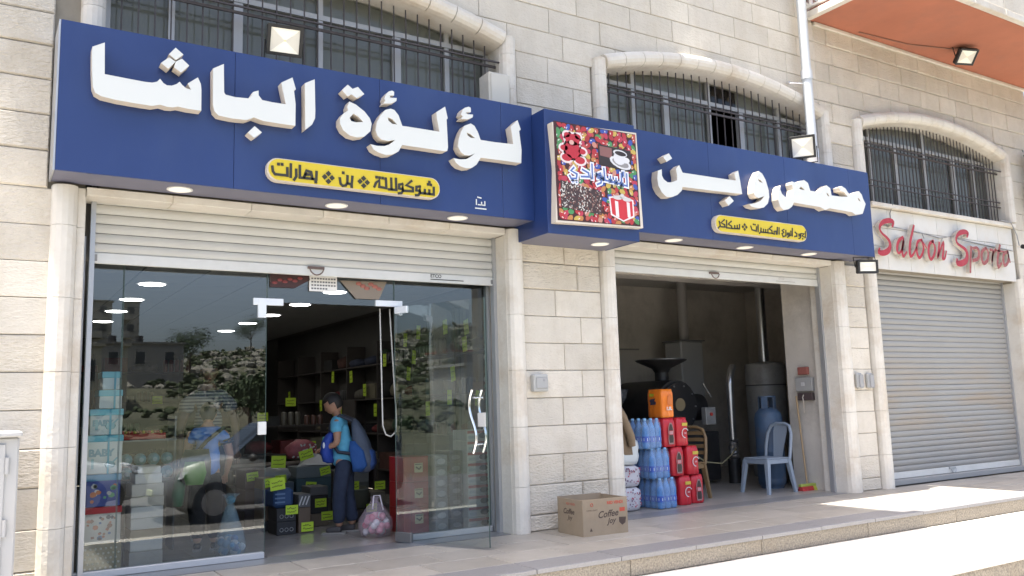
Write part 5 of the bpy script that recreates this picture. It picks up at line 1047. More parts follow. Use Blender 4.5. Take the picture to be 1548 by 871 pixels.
# meter boxes on the pier
t=thing('switch_panel','cluster of small grey and reddish electric boxes with cables on the right pier','switch box',(9.41,.6,1.4)); part('grey_box',MB().cbox(9.36,9.418,.45,.72,1.28,1.46,.006),C((.34,.34,.33)),t); part('red_box',MB().cbox(9.37,9.418,.52,.68,1.50,1.60,.006),C((.30,.10,.08)),t); part('dark_box',MB().cbox(9.36,9.418,.46,.70,1.16,1.26,.006),C((.07,.05,.05)),t); part('panel_button',MB().lathe([(.02,0),(.02,.01)],n=8).rot(0).move(9.36,.6,1.4) if 0 else MB().box(9.352,9.36,.57,.62,1.35,1.40),C((.55,.55,.55)),t)
part('panel_cable',MB().tube([(9.37,.6,1.24),(9.34,.60,1.20),(9.36,.6,1.12),(9.37,.62,1.0)],.008,6),C((.5,.45,.38)),t)
# chairs
def chair(label,loc,rotz,m,slats=False):
    t=thing('plastic_chair',label,'chair',loc,rotz,None)   # faces +x, seat centre at origin
    part('seat',MB().cbox(-.20,.21,-.21,.21,.425,.445,.012),m,t,local=True)
    part('seat_apron',MB().cbox(-.195,.205,-.205,-.19,.37,.424,.004).cbox(-.195,.205,.19,.205,.37,.424,.004).cbox(.19,.205,-.188,.188,.37,.424,.004),m,t,local=True)
    for sx,sy in ((1,1),(1,-1),(-1,1),(-1,-1)):
        l=MB(); a=(.185*sx,.185*sy,.42); b=(.185*sx+.055*sx,.185*sy+.045*sy,0.0); 
        A=Vector(a);B=Vector(b); vs=[]
        for p,w in ((A,.028),(B,.018)): vs+=[(p.x-w,p.y-w,p.z),(p.x+w,p.y-w,p.z),(p.x+w,p.y+w,p.z),(p.x-w,p.y+w,p.z)]
        l.add(vs,[(0,1,2,3),(7,6,5,4),(4,5,1,0),(5,6,2,1),(6,7,3,2),(7,4,0,3)]); part('leg',l,m,t,local=True)
    arch=[(-.20,-.205,.42),(-.225,-.21,.58),(-.26,-.20,.74),(-.285,-.155,.835),(-.295,-.07,.868),(-.295,.07,.868),(-.285,.155,.835),(-.26,.20,.74),(-.225,.21,.58),(-.20,.205,.42)]
    part('back_frame',MB().tube(arch,.021,8),m,t,local=True)
    if not slats:
        pl_=MB(); w=[.075,.085,.10,.115,.10]; zz=[.44,.55,.66,.77,.862]; xx=[-.205,-.225,-.25,-.275,-.294]
        vs=[];fs=[]
        for i in range(5): vs+=[(xx[i],-w[i],zz[i]),(xx[i]-.012,0,zz[i]),(xx[i],w[i],zz[i])]
        for i in range(4): fs+=[(3*i,3*i+1,3*i+4,3*i+3),(3*i+1,3*i+2,3*i+5,3*i+4)]
        pl_.add(vs,fs,0,True); q=[(a-.008,b,c) for a,b,c in vs]; pl_.add(q,[f[::-1] for f in fs],0,True); part('back_panel',pl_,m,t,local=True)
    else:
        for k in range(4): part('back_slat',MB().cbox(-.25-.012*k,-.235-.012*k,-.19+.01*k,.19-.01*k,.53+.08*k,.575+.08*k,.003),m,t,local=True)
    return t
chair('pale grey-blue plastic chair with a solid back, standing by the blue gas cylinder',(8.80,.80,0),R_(178),mat('grey_blue_plastic',(.26,.31,.37),.4,bump=.05))
chair('brown slatted plastic chair half hidden behind the red drinks',(7.50,.98,0),R_(200),mat('brown_plastic',(.20,.13,.06),.45,bump=.05),True)
# water packs
WF=mat('blue_shrink_film',(.45,.62,.84),.12,alpha=.24); WB=mat('blue_bottle_plastic',(.11,.27,.58),.12,alpha=.86,var=.25,scale=14); WL=C((.03,.09,.42),.35); WLW=C((.55,.62,.7),.35)
bprof=[(.030,0),(.044,.008),(.046,.05),(.043,.06),(.046,.07),(.046,.205),(.043,.225),(.024,.285),(.0145,.305),(.0145,.325)]
bot=MB().lathe(bprof,n=12).mesh('water_bottle',WB); cap=MB().lathe([(.017,.318),(.017,.338),(.0001,.339)],n=10).mesh('bottle_cap',C((.25,.5,.75))); lab_=MB().lathe([(.0472,.075),(.0472,.14)],n=12).mesh('bottle_label',WL); lb2=MB().lathe([(.0478,.09),(.0478,.122)],n=7).mesh('label_print',WLW)
def packfilm(nx,ny,h,pitch,m,rt=.0):
    X=nx*pitch/2+.004; Y=ny*pitch/2+.004; bm=bmesh.new(); mb=MB(); rings=[]
    prof=[(.004,.93),(.02,1.0),(.12,.985),(.16,.975),(.22,1.0),(.28,.985),(.332,.90)]
    N=40; vs=[]
    for z,s in prof:
        for k in range(N):
            a=2*math.pi*k/N; c,s_=math.cos(a),math.sin(a); q=(abs(c)**5+abs(s_)**5)**(-1/5); x=X*c*q; y=Y*s_*q
            wob=1+.035*math.sin(a*(nx+ny)*2)+.012*noise.noise(Vector((x*20,y*20,z*18))); vs.append((x*s*wob,y*s*wob,z*h/.33))
    fs=[(i*N+k,i*N+(k+1)%N,(i+1)*N+(k+1)%N,(i+1)*N+k) for i in range(len(prof)-1) for k in range(N)]
    fs.append(tuple(range(6*N,7*N))); mb.add(vs,fs,0,True); return mb
def waterpack(label,loc,rz):
    t=thing('water_pack',label,'water pack',loc,rz,'stacked packs of blue water bottles')
    for i in range(3):
        for j in range(4):
            b=bpy.data.objects.new('bottle',bot); link(b); b.parent=t; b.location=((i-1)*.096,(j-1.5)*.096,.004)
            for me,n in ((cap,'bottle_cap'),(lab_,'bottle_label'),(lb2,'label_print')): c=bpy.data.objects.new(n,me); link(c); c.parent=b
    part('shrink_wrap',packfilm(3,4,.33,.096,WF),WF,t,local=True); return t
waterpack('lowest of three shrink-wrapped packs of blue water bottles',(6.73,.60,0),R_(3)); waterpack('middle of three shrink-wrapped packs of blue water bottles',(6.67,.62,.335),R_(-2)); waterpack('topmost of three shrink-wrapped packs of blue water bottles',(6.57,.63,.67),R_(5))
# soft-drink packs
def sodapack(label,loc,rz,film,kind):
    t=thing('drink_pack',label,'drink pack',loc,rz,'packs of soft drink bottles')
    fm=packfilm(2,3,.33,.098,film); part('printed_wrap',fm,film,t,local=True)
    capm=C((.5,.03,.03) if kind!='o' else (.7,.3,.03))
    for i in range(2):
        for j in range(3): part('bottle_top',MB().lathe([(.03,.29),(.016,.315),(.016,.335),(.0001,.336)],((i-.5)*.08,(j-1)*.08,0),10),film,t,local=True) if 0 else part('bottle_top',MB().lathe([(.035,.295),(.017,.312),(.017,.333),(.0001,.334)],((i-.5)*.08,(j-1)*.08,0),10),capm,t,local=True)
    F=-.1605; S=-.1135
    if kind in 'rb':
        sil=[(-.028,.05),(.028,.05),(.033,.10),(.028,.14),(.033,.17),(.026,.225),(.012,.262),(-.012,.262),(-.026,.225),(-.033,.17),(-.028,.14),(-.033,.10)]
        a=MB().prism([(x-.0,z) for x,z in sil],-.0016,0); a2=MB().prism([(x*1.35,.155+(z-.155)*1.16) for x,z in sil],-.0008,.0002)
        def side(mb): mb.v=[(S+b,-a_,c) for a_,b,c in mb.v]; return mb
        part('printed_bottle_halo',side(MB().add(a2.v,a2.f).move(.05,0,0)),C((.30,.16,.15)),t,local=True); part('printed_bottle',side(MB().add(a.v,a.f).move(.05,0,0)),C((.03,.02,.02),.3),t,local=True); lb=MB().box(-.033+.05,.033+.05,-.0026,-.0018,.14,.19); part('printed_label',side(lb),C((.40,.03,.04)),t,local=True); part('printed_label_text',side(MB().box(.03,.037,-.0034,-.0028,.145,.185).box(.047,.054,-.0034,-.0028,.145,.185).box(.065,.07,-.0034,-.0028,.145,.185)),C((.6,.5,.5)),t,local=True)
        rg=MB()
        if kind=='b':
            h_=MB().prism([(x*1.35,.155+(z-.155)*1.16) for x,z in sil],F-.0012,F); part('printed_bottle_halo',h_,C((.30,.16,.15)),t,local=True); part('printed_bottle',MB().prism(sil,F-.0022,F-.0014),C((.03,.02,.02),.3),t,local=True); part('printed_label',MB().box(-.033,.033,F-.0034,F-.0026,.14,.19),C((.40,.03,.04)),t,local=True); part('printed_label_text',MB().box(-.022,-.014,F-.0044,F-.0038,.147,.183).box(-.004,.004,F-.0044,F-.0038,.147,.183).box(.014,.022,F-.0044,F-.0038,.147,.183),C((.6,.5,.5)),t,local=True); return t
        rg.strip([(.054*math.cos(.6+k*.4),.15+.054*math.sin(.6+k*.4)) for k in range(11)],.010,F-.001,F+.001); rg.move(.02,0,0); part('printed_ring',rg,C((.62,.55,.55)),t,local=True); part('ring_text',MB().box(0.0,.04,F-.001,F+.001,.14,.16),C((.55,.25,.25)),t,local=True)
        part('price_flash',MB().box(-.03,.06,F-.0015,F+.001,.235,.27),C((.55,.42,.05)),t,local=True)
        rg2=MB().strip([(.04*math.cos(.6+k*.4)-.06,.13+.04*math.sin(.6+k*.4)) for k in range(11)],.009,-.001,.001); part('printed_ring',side(rg2),C((.62,.55,.55)),t,local=True)
    else:
        def side(mb): mb.v=[(S+b,-a_,c) for a_,b,c in mb.v]; return mb
        part('printed_badge',side(MB().prism([(-.05,.15),(.05,.155),(.06,.18),(.03,.2),(.05,.225),(-.03,.22),(-.06,.2),(-.04,.175)],-.001,.001)),C((.03,.03,.06)),t,local=True); part('printed_leaf',side(MB().prism([(-.06,.25),(.02,.25),(.03,.28),(-.05,.285)],-.001,.001)),C((.40,.42,.03)),t,local=True)
        q=text_mb('1.5L',.05,bold=.003).move(-.045,F,.09); part('printed_lettering',q,C((.68,.62,.55)),t,local=True); part('printed_panel',MB().prism([(-.025,.15),(.045,.15),(.05,.25),(.02,.275),(-.02,.25)],F-.001,F+.001),C((.60,.16,.03)),t,local=True)
    return t
RW=mat('red_printed_wrap',(.50,.018,.03),.3,var=.06,scale=8); OW=mat('orange_printed_wrap',(.80,.20,.015),.3,var=.06,scale=8)
sodapack('lowest red cola pack at the left, beside the water packs',(7.10,.66,0),R_(2),RW,'r'); sodapack('lowest red cola pack at the right end of the stack',(7.34,.70,0),R_(-4),RW,'b')
sodapack('left red cola pack of the middle layer',(7.01,.66,.337),R_(-3),RW,'b'); sodapack('right red cola pack of the middle layer',(7.27,.69,.337),R_(2),RW,'r')
sodapack('left red cola pack of the top red layer, under the orange pack',(6.90,.66,.674),R_(-1),RW,'b'); sodapack('right red cola pack of the top red layer',(7.13,.70,.674),R_(3),RW,'r')
sodapack('orange soft drink pack on top of the red ones',(6.90,.66,1.011),R_(-3),OW,'o')
# white tissue bundles, bags and brown jacket
def bundle(name,lab,z0,z1,c,pr,seed):
    t=thing(name,lab,'bundle',(6.27,.66,z0)); b=crumple((0,0,0),(1,1,1),seed,3,.12); b.v=[(lambda q:(6.27+x*q*.16,.66+y*q*.16,z0+(max(-.99,min(.99,z*q))+1)*(z1-z0)/2))((abs(x)**7+abs(y)**7+abs(z)**7)**(-1/7)*(1+.05*noise.noise(Vector((x,y,z))*4)) ) for x,y,z in b.v]; part('bundle_wrap',b,C(c,.45),t)
    if pr:
        m=MB(); rn=random.Random(seed)
        for k in range(46):
            x=6.15+rn.random()*.24; z=z0+.03+rn.random()*(z1-z0-.06); m.box(x,x+rn.uniform(.006,.02),.486,.4875,z,z+rn.uniform(.006,.02),k%2)
        part('printed_pattern',m,[C((.45,.08,.12)),C((.2,.12,.18))],t,kind='stuff')
bundle('tissue_bundle','lowest white bundle with red speckled print beside the water packs',0,.26,(.60,.58,.60),True,2); bundle('tissue_bundle','upper white bundle with red speckled print beside the water packs',.262,.50,(.60,.58,.60),True,5); bundle('white_bag','crumpled white plastic bag of goods on the red speckled bundles',.502,.80,(.66,.69,.67),False,7)
t=thing('brown_jacket','brown jacket hanging on a stand just inside the left jamb of the second shop','jacket',(6.1,.6,.6)); j_=MB(); vs=[];fs=[]
N=12; rows=[(1.22,.05,.05),(1.16,.10,.08),(1.05,.16,.09),(.9,.20,.10),(.75,.22,.11),(.62,.20,.11)]
for z,a,b in rows:
    for k in range(N): an=2*math.pi*k/N; w=1+.14*math.sin(an*4+z*9); vs.append((6.12+a*w*math.cos(an)+.12*(1.22-z),.60+b*w*math.sin(an),z))
fs=[(i*N+k,i*N+(k+1)%N,(i+1)*N+(k+1)%N,(i+1)*N+k) for i in range(len(rows)-1) for k in range(N)]; j_.add(vs,fs,0,True); part('jacket_cloth',j_,C((.22,.155,.095),.9,var=.15,scale=9),t)
part('jacket_sleeve',MB().tube([(6.15,.50,1.10),(6.20,.46,.95),(6.25,.45,.82),(6.27,.46,.72)],[.045,.05,.05,.045],10),C((.25,.18,.11),.9,var=.15,scale=9),t); part('stand_pole',MB().tube([(6.1,.62,0),(6.1,.62,1.24)],.015,8),BLK,t)
# ================================================================== PEOPLE
def skin_mesh(verts,edges,sub=2,root=0):
    me=bpy.data.meshes.new('sk'); me.from_pydata([v[:3] for v in verts],edges,[]); o=bpy.data.objects.new('sk',me); link(o)
    md=o.modifiers.new('Skin','SKIN'); md.branch_smoothing=.6
    if not me.skin_vertices: return None
    for i,v in enumerate(verts):
        sv=me.skin_vertices[0].data[i]; r=v[3]; r=r if isinstance(r,tuple) else (r,r); sv.radius=r; sv.use_root=(i==root)
    s=o.modifiers.new('Sub','SUBSURF'); s.levels=sub; s.render_levels=sub
    dg=bpy.context.evaluated_depsgraph_get(); dg.update(); r=bpy.data.meshes.new_from_object(o.evaluated_get(dg)); mb=MB(); mb.add([v.co[:] for v in r.vertices],[tuple(p.vertices) for p in r.polygons],0,True)
    bpy.data.objects.remove(o); bpy.data.meshes.remove(me); bpy.data.meshes.remove(r); return mb
def wrinkle(mb,a,f):
    out=[]
    for v in mb.v:
        q=Vector((v[0]*f,v[1]*f,v[2]*f*1.6)); d=noise.noise_vector(q)*a+noise.noise_vector(q*2.3)*a*.5; out.append((v[0]+d.x,v[1]+d.y,v[2]+d.z*.4))
    mb.v=out; return mb
def chain(verts,edges,start,pts):
    p=start
    for q in pts: verts.append(q); edges.append((p,len(verts)-1)); p=len(verts)-1
    return p
def head_mb(H,c,pitch,yaw_=0):
    """head of height H facing +x, centre c"""
    mb=MB(); n=24; m=18; vs=[]
    for i in range(m+1):
        ph=math.pi*i/m; z=-math.cos(ph); r=math.sin(ph)
        for k in range(n):
            a=2*math.pi*k/n; x=r*math.cos(a); y=r*math.sin(a)
            X=x*.44; Y=y*.345; Z=z*.5
            if z<-.1: t=(-z-.1)/.9; X*=1-.10*t; Y*=1-.38*t; X+=.07*t if x>0 else .03*t
            if x>.75: 
                Z2=z
                X+=.075*math.exp(-((z+.16)/.13)**2-(y/.16)**2)  # nose
                X+=.03*math.exp(-((z+.48)/.07)**2-(y/.3)**2)   # lips
                X+=.035*math.exp(-((z+.80)/.12)**2-(y/.3)**2)  # chin
                X-=.03*math.exp(-((z-.06)/.10)**2-((abs(y)-.32)/.13)**2)  # eye sockets
                X+=.018*math.exp(-((z-.24)/.08)**2)
            vs.append((X*H,Y*H,Z*H))
    fs=[(i*n+k,i*n+(k+1)%n,(i+1)*n+(k+1)%n,(i+1)*n+k) for i in range(m) for k in range(n)]; mb.add(vs,fs,0,True)
    for s in (-1,1): mb.ell((-.02*H,s*.345*H,-.02*H),(.07*H,.025*H,.11*H),10,0,6)
    hair=MB(); hv=[]
    for v in vs[:]:
        x,y,z=v[0]/H,v[1]/H,v[2]/H; k=1.09+.05*noise.noise(Vector((x*9,y*9,z*9))); front=.22-.0 ; lim= .20 if x>.12 else (-.05 if x>-.12 else -.28)
        w=1 if z>lim else .9; hv.append((x*k*H*w,y*k*H*w*1.02,(z*1.08+.012)*H*(1 if z>lim else .97)))
    hf=[]
    for f in fs:
        zc=sum(vs[i][2] for i in f)/4/H; xc=sum(vs[i][0] for i in f)/4/H; lim=.20 if xc>.15 else (-.02 if xc>-.1 else -.30)
        if zc>lim: hf.append(f)
    hair.add(hv,hf,0,True)
    face=MB()
    for s in (-1,1): face.ell((.385*H,s*.115*H,.03*H),(.03*H,.045*H,.022*H),8,0,5); face.ell((.41*H,s*.12*H,.105*H),(.02*H,.065*H,.012*H),8,0,4)
    mouth=MB().ell((.40*H,0,-.245*H),(.028*H,.085*H,.018*H),10,0,5)
    Rm=Matrix.Rotation(yaw_,3,'Z')@Matrix.Rotation(pitch,3,'Y')
    for q in (mb,hair,face,mouth): q.v=[tuple(Rm@Vector(v)+Vector(c)) for v in q.v]
    return mb,hair,face,mouth
def hand_pts(verts,edges,w,wr,d,upv,s):
    """palm and five fingers growing from wrist index w at point wr along d"""
    d=Vector(d).normalized(); u=Vector(upv).normalized(); sd_=d.cross(u).normalized(); P=Vector(wr)+d*.035*s
    verts.append((*P,(.017*s,.026*s))); edges.append((w,len(verts)-1)); pm=len(verts)-1
    for i,o in enumerate((-.027,-.009,.009,.026)):
        L=[.052,.062,.058,.045][i]*s; a=P+d*.035*s+sd_*o*s; b=a+(d*.8-u*.35)*L*.55; c=b+(d*.35-u*.8)*L*.5
        chain(verts,edges,pm,[(*a,.0085*s),(*b,.0075*s),(*c,.0065*s)])
    a=P+sd_*-.03*s; b=a+(d*.6-sd_*.45)*.03*s; c=b+(d*.8-u*.4)*.025*s; chain(verts,edges,pm,[(*a,.010*s),(*b,.0085*s),(*c,.007*s)])
def person(label,loc,rotz,Hh,arms,skin,hairm,shirtm,trm,shoem,lean=.0,hp=.1,legs=None,sleeve=.55,bulk=1.0,headf=.135):
    """Hh standing height; facing +x; arms: two dicts with elbow and wrist points relative to height"""
    t=thing('person',label,'person',loc,rotz); k=Hh
    hd=headf*k; neck=(lean*1.05+.01*k,0,.835*k)
    hc=(neck[0]+.018*k+math.sin(hp)*.03*k,0,k-hd*.52-.015*k*math.sin(hp))
    hm,hair,face,mouth=head_mb(hd*1.0,hc,hp)
    V=[(0,0,.50*k,.075*k*bulk)];E=[]
    ch=chain(V,E,0,[(lean*.3,0,.60*k,.068*k*bulk),(lean*.7,0,.70*k,.075*k*bulk),(lean,0,.785*k,.066*k*bulk)])
    chain(V,E,ch,[(neck[0],0,neck[2],.034*k),(hc[0]-.01*k,0,hc[2]-.25*hd,.034*k)])
    L=legs or [((.0,.052,.27),(-.01,.055,.045)),((.0,-.052,.27),(-.01,-.055,.045))]
    for (kn,an) in L:
        chain(V,E,0,[(an[0]*.2*k,kn[1]*.9*k,.46*k,.058*k*bulk),(kn[0]*k,kn[1]*k,kn[2]*k,.040*k*bulk),(an[0]*k,an[1]*k,an[2]*k,.028*k)])
    wr=[]
    for a,s in zip(arms,(1,-1)):
        e,w_=Vector(a['e'])*k,Vector(a['w'])*k
        i=chain(V,E,ch,[(lean,s*.098*k*bulk,.785*k,.036*k*bulk),(*e,.026*k*bulk),(*w_,.018*k)])
        hand_pts(V,E,i,w_,(w_-e),a.get('u',(0,0,1)),k/1.7)
    b=skin_mesh(V,E,2)
    b.add(hm.v,hm.f,0,True)
    part('body',b,skin,t,local=True); part('hair',hair,hairm,t,local=True); part('eyes',face,C((.02,.015,.012),.3),t,local=True); part('mouth',mouth,C((.30,.10,.08)),t,local=True)
    # shirt
    V=[(lean*.1,0,.455*k,(.088*k*bulk,.092*k*bulk))];E=[]; c2=chain(V,E,0,[(lean*.5,0,.64*k,.083*k*bulk),(lean*.8,0,.74*k,.084*k*bulk),(lean,0,.792*k,.070*k*bulk)]); chain(V,E,c2,[(neck[0]*.97,0,.828*k,.043*k)])
    for a,s in zip(arms,(1,-1)):
        e=Vector(a['e'])*k; sh=Vector((lean,s*.10*k*bulk,.785*k)); q=sh.lerp(e,sleeve); chain(V,E,c2,[(*sh,.045*k*bulk),(*q,.042*k*bulk)])
    part('shirt',wrinkle(skin_mesh(V,E,3),.012*k,9/k),shirtm,t,local=True)
    V=[(0,0,.56*k,.077*k*bulk)];E=[]; h0=chain(V,E,0,[(0,0,.49*k,.080*k*bulk)])
    for (kn,an) in L: chain(V,E,h0,[(an[0]*.2*k,kn[1]*k,.43*k,.062*k*bulk),(kn[0]*k,kn[1]*k,kn[2]*k,.053*k*bulk),(an[0]*k,an[1]*k,(an[2]+.02)*k,.045*k)])
    part('trousers',wrinkle(skin_mesh(V,E,3),.006*k,11/k),trm,t,local=True)
    for (kn,an) in L:
        V=[(an[0]*k-.02*k,an[1]*k,.028*k,.027*k)];E=[]; chain(V,E,0,[(an[0]*k+.035*k,an[1]*k,.03*k,.027*k),(an[0]*k+.095*k,an[1]*k,.022*k,.022*k)]); s=skin_mesh(V,E,2); so_=part('shoe',s,shoem,t,local=True)
        m=MB().cbox((an[0]-.05)*k,(an[0]+.12)*k,(an[1]-.028)*k,(an[1]+.028)*k,.0,.013*k,.004); part('shoe_sole',m,C((.25,.24,.22)),so_,local=True)
    return t,hc,neck
SK=mat('skin_tone',(.36,.20,.13),.55); HR=mat('black_hair',(.012,.010,.009),.6); JN=mat('dark_denim',(.022,.032,.06),.9,var=.25,scale=7); 
def loftblob(name,rows,m,t,n=16,p=3.0,label=None):
    """rows: (cx,cy,z,rx,ry): soft box loft"""
    vs=[]
    for cx,cy,z,rx,ry in rows:
        for k in range(n):
            a=2*math.pi*k/n; c,s=math.cos(a),math.sin(a); q=(abs(c)**p+abs(s)**p)**(-1/p); w=1+.05*noise.noise(Vector((c*3+cx*9,s*3+cy*9,z*12))); vs.append((cx+rx*c*q*w,cy+ry*s*q*w,z))
    N=len(rows); fs=[(i*n+k,i*n+(k+1)%n,(i+1)*n+(k+1)%n,(i+1)*n+k) for i in range(N-1) for k in range(n)]+[tuple(range(n))[::-1],tuple(range((N-1)*n,N*n))]
    return part(name,MB().add(vs,fs,0,True),m,t,local=True,label=label)
K1=1.40
b1,hc,nk=person('boy in light blue T-shirt and jeans looking down, wearing a big backpack',(3.21,1.27,0),R_(150),K1,
  [dict(e=(.03,.135,.63),w=(.13,.10,.60)),dict(e=(.03,-.135,.63),w=(.14,-.09,.60))],SK,HR,mat('light_blue_tshirt',(.10,.38,.56),.85,bump=.3,bscale=14),JN,C((.06,.055,.055),.7),lean=.035*K1,hp=.52,legs=[((.03,.052,.27),(.03,.055,.045)),((-.01,-.052,.27),(-.05,-.055,.045))],headf=.155)
NAVY=mat('navy_backpack_cloth',(.02,.06,.20),.75,var=.2,scale=8,bump=.3,bscale=20); GRYB=mat('grey_backpack_cloth',(.07,.09,.13),.8,var=.2,scale=9)
loftblob('backpack',[(-.19,0,.58,.05,.08),(-.20,0,.61,.085,.12),(-.20,0,.72,.10,.14),(-.17,0,.88,.085,.135),(-.14,0,1.0,.06,.12),(-.11,0,1.09,.035,.08),(-.09,0,1.12,.02,.05)],GRYB,b1)
loftblob('backpack_pocket',[(-.25,0,.61,.04,.09),(-.275,0,.67,.045,.11),(-.265,0,.79,.04,.10),(-.23,0,.83,.02,.07)],NAVY,b1)
loftblob('backpack_side',[(-.15,.11,.60,.05,.04),(-.17,.13,.66,.075,.04),(-.14,.13,.80,.075,.035),(-.10,.11,.90,.03,.02)],mat('bright_blue_panel',(.015,.075,.26),.8,bump=.5,bscale=12,bdist=.03),b1)
part('backpack_strap',MB().tube([(-.10,.10,1.10),(.03,.115,1.155),(.12,.115,1.06),(.125,.12,.93),(.04,.15,.80),(-.08,.15,.78)],[.018]*6,8),C((.015,.02,.035)),b1,local=True); part('backpack_strap',MB().tube([(-.10,-.10,1.10),(.03,-.115,1.155),(.12,-.115,1.06),(.125,-.12,.93),(.03,-.14,.82)],.018,8),C((.015,.02,.035)),b1,local=True)
t=thing('blue_bag','deep blue soft bag held against the chest of the boy in the light blue T-shirt','bag',(3.21,1.27,0),R_(150))
loftblob('bag_body',[(.13,.03,.69,.03,.10),(.145,.04,.71,.055,.14),(.165,.05,.80,.06,.15),(.15,.05,.90,.06,.15),(.12,.04,.97,.05,.13),(.08,.03,1.02,.03,.10)],mat('royal_blue_cloth',(.015,.05,.30),.7,var=.2,scale=9,bump=.4,bscale=16),t); part('bag_mark',MB().ell((.17,.205,.87),(.012,.004,.03),8),C((.6,.65,.7)),t,local=True); part('bag_piping',MB().tube([(.205,.05,.71),(.23,.06,.82),(.20,.05,.95)],.006,6),C((.08,.38,.35)),t,local=True)
K2=1.32
b2,hc,nk=person('boy seen from behind in a blue polo shirt with two black sleeve bands',(1.84,1.12,0),R_(75),K2,
  [dict(e=(.03,.135,.64),w=(.13,.10,.60)),dict(e=(.03,-.15,.62),w=(.10,-.125,.50))],SK,HR,mat('cornflower_shirt',(.10,.22,.52),.85,bump=.3,bscale=14),C((.012,.012,.014),.9),C((.01,.01,.01)),lean=.02*K2,hp=.25,bulk=1.12,headf=.155)
GRB=mat('lime_green_cloth',(.07,.22,.03),.8)
loftblob('backpack',[(-.15,.08,.60,.07,.10),(-.18,.09,.64,.10,.13),(-.19,.09,.80,.10,.13),(-.16,.08,.90,.07,.10)],C((.02,.03,.025),.8),b2); loftblob('backpack_panel',[(-.27,.09,.60,.03,.07),(-.285,.09,.70,.03,.10),(-.28,.09,.80,.02,.08)],GRB,b2)
part('backpack_strap',MB().tube([(-.09,.10,.85),(-.115,0,.97),(-.09,-.10,1.05),(.0,-.135,1.08),(.10,-.10,1.0)],.017,8),C((.015,.02,.02)),b2,local=True)
for q in (.30,.42): 
    e=Vector((.03,-.15,.62))*K2; sh=Vector((.02*K2,-.112*K2,.785*K2)); c=sh.lerp(e,q); d=(e-sh).normalized(); part('sleeve_band',MB().tube([c-d*.008,c+d*.008],.064,16),C((.01,.01,.015)),b2,local=True)
t=thing('green_bag','translucent green carrier bag hanging at the side of the boy in the blue polo shirt','bag',(1.84,1.12,0),R_(75))
loftblob('bag_body',[(.02,.24,.40,.10,.04),(.02,.24,.50,.12,.055),(.02,.22,.66,.09,.045),(.02,.19,.74,.04,.02)],mat('green_film',(.06,.24,.12),.4,alpha=.75),t)
SM=bpy.data.materials.new('striped_jersey'); SM.use_nodes=True; n_=SM.node_tree; p_=n_.nodes['Principled BSDF']; p_.inputs['Roughness'].default_value=.9; tc=n_.nodes.new('ShaderNodeTexCoord'); sx=n_.nodes.new('ShaderNodeSeparateXYZ'); n_.links.new(tc.outputs['Object'],sx.inputs[0]); ml=n_.nodes.new('ShaderNodeMath'); ml.operation='MULTIPLY'; ml.inputs[1].default_value=190; n_.links.new(sx.outputs[2],ml.inputs[0]); sn=n_.nodes.new('ShaderNodeMath'); sn.operation='SINE'; n_.links.new(ml.outputs[0],sn.inputs[0]); gt=n_.nodes.new('ShaderNodeMath'); gt.operation='GREATER_THAN'; gt.inputs[1].default_value=.25; n_.links.new(sn.outputs[0],gt.inputs[0]); mx=n_.nodes.new('ShaderNodeMix'); mx.data_type='RGBA'; mx.inputs[6].default_value=(.24,.25,.25,1); mx.inputs[7].default_value=(.06,.07,.09,1); n_.links.new(gt.outputs[0],mx.inputs[0]); n_.links.new(mx.outputs[2],p_.inputs['Base Color'])
person('man in a grey and white striped T-shirt behind the boy in the polo shirt',(2.03,1.95,0),R_(-100),1.76,
  [dict(e=(.0,.15,.62),w=(.05,.15,.48)),dict(e=(.0,-.15,.62),w=(.05,-.15,.48))],mat('shaded_skin_tone',(.13,.075,.05),.6),HR,SM,C((.015,.015,.018),.9),C((.03,.03,.03)),lean=.0,hp=.18,bulk=1.02)  # skin and jersey colours darkened to stand in for shade inside the shop
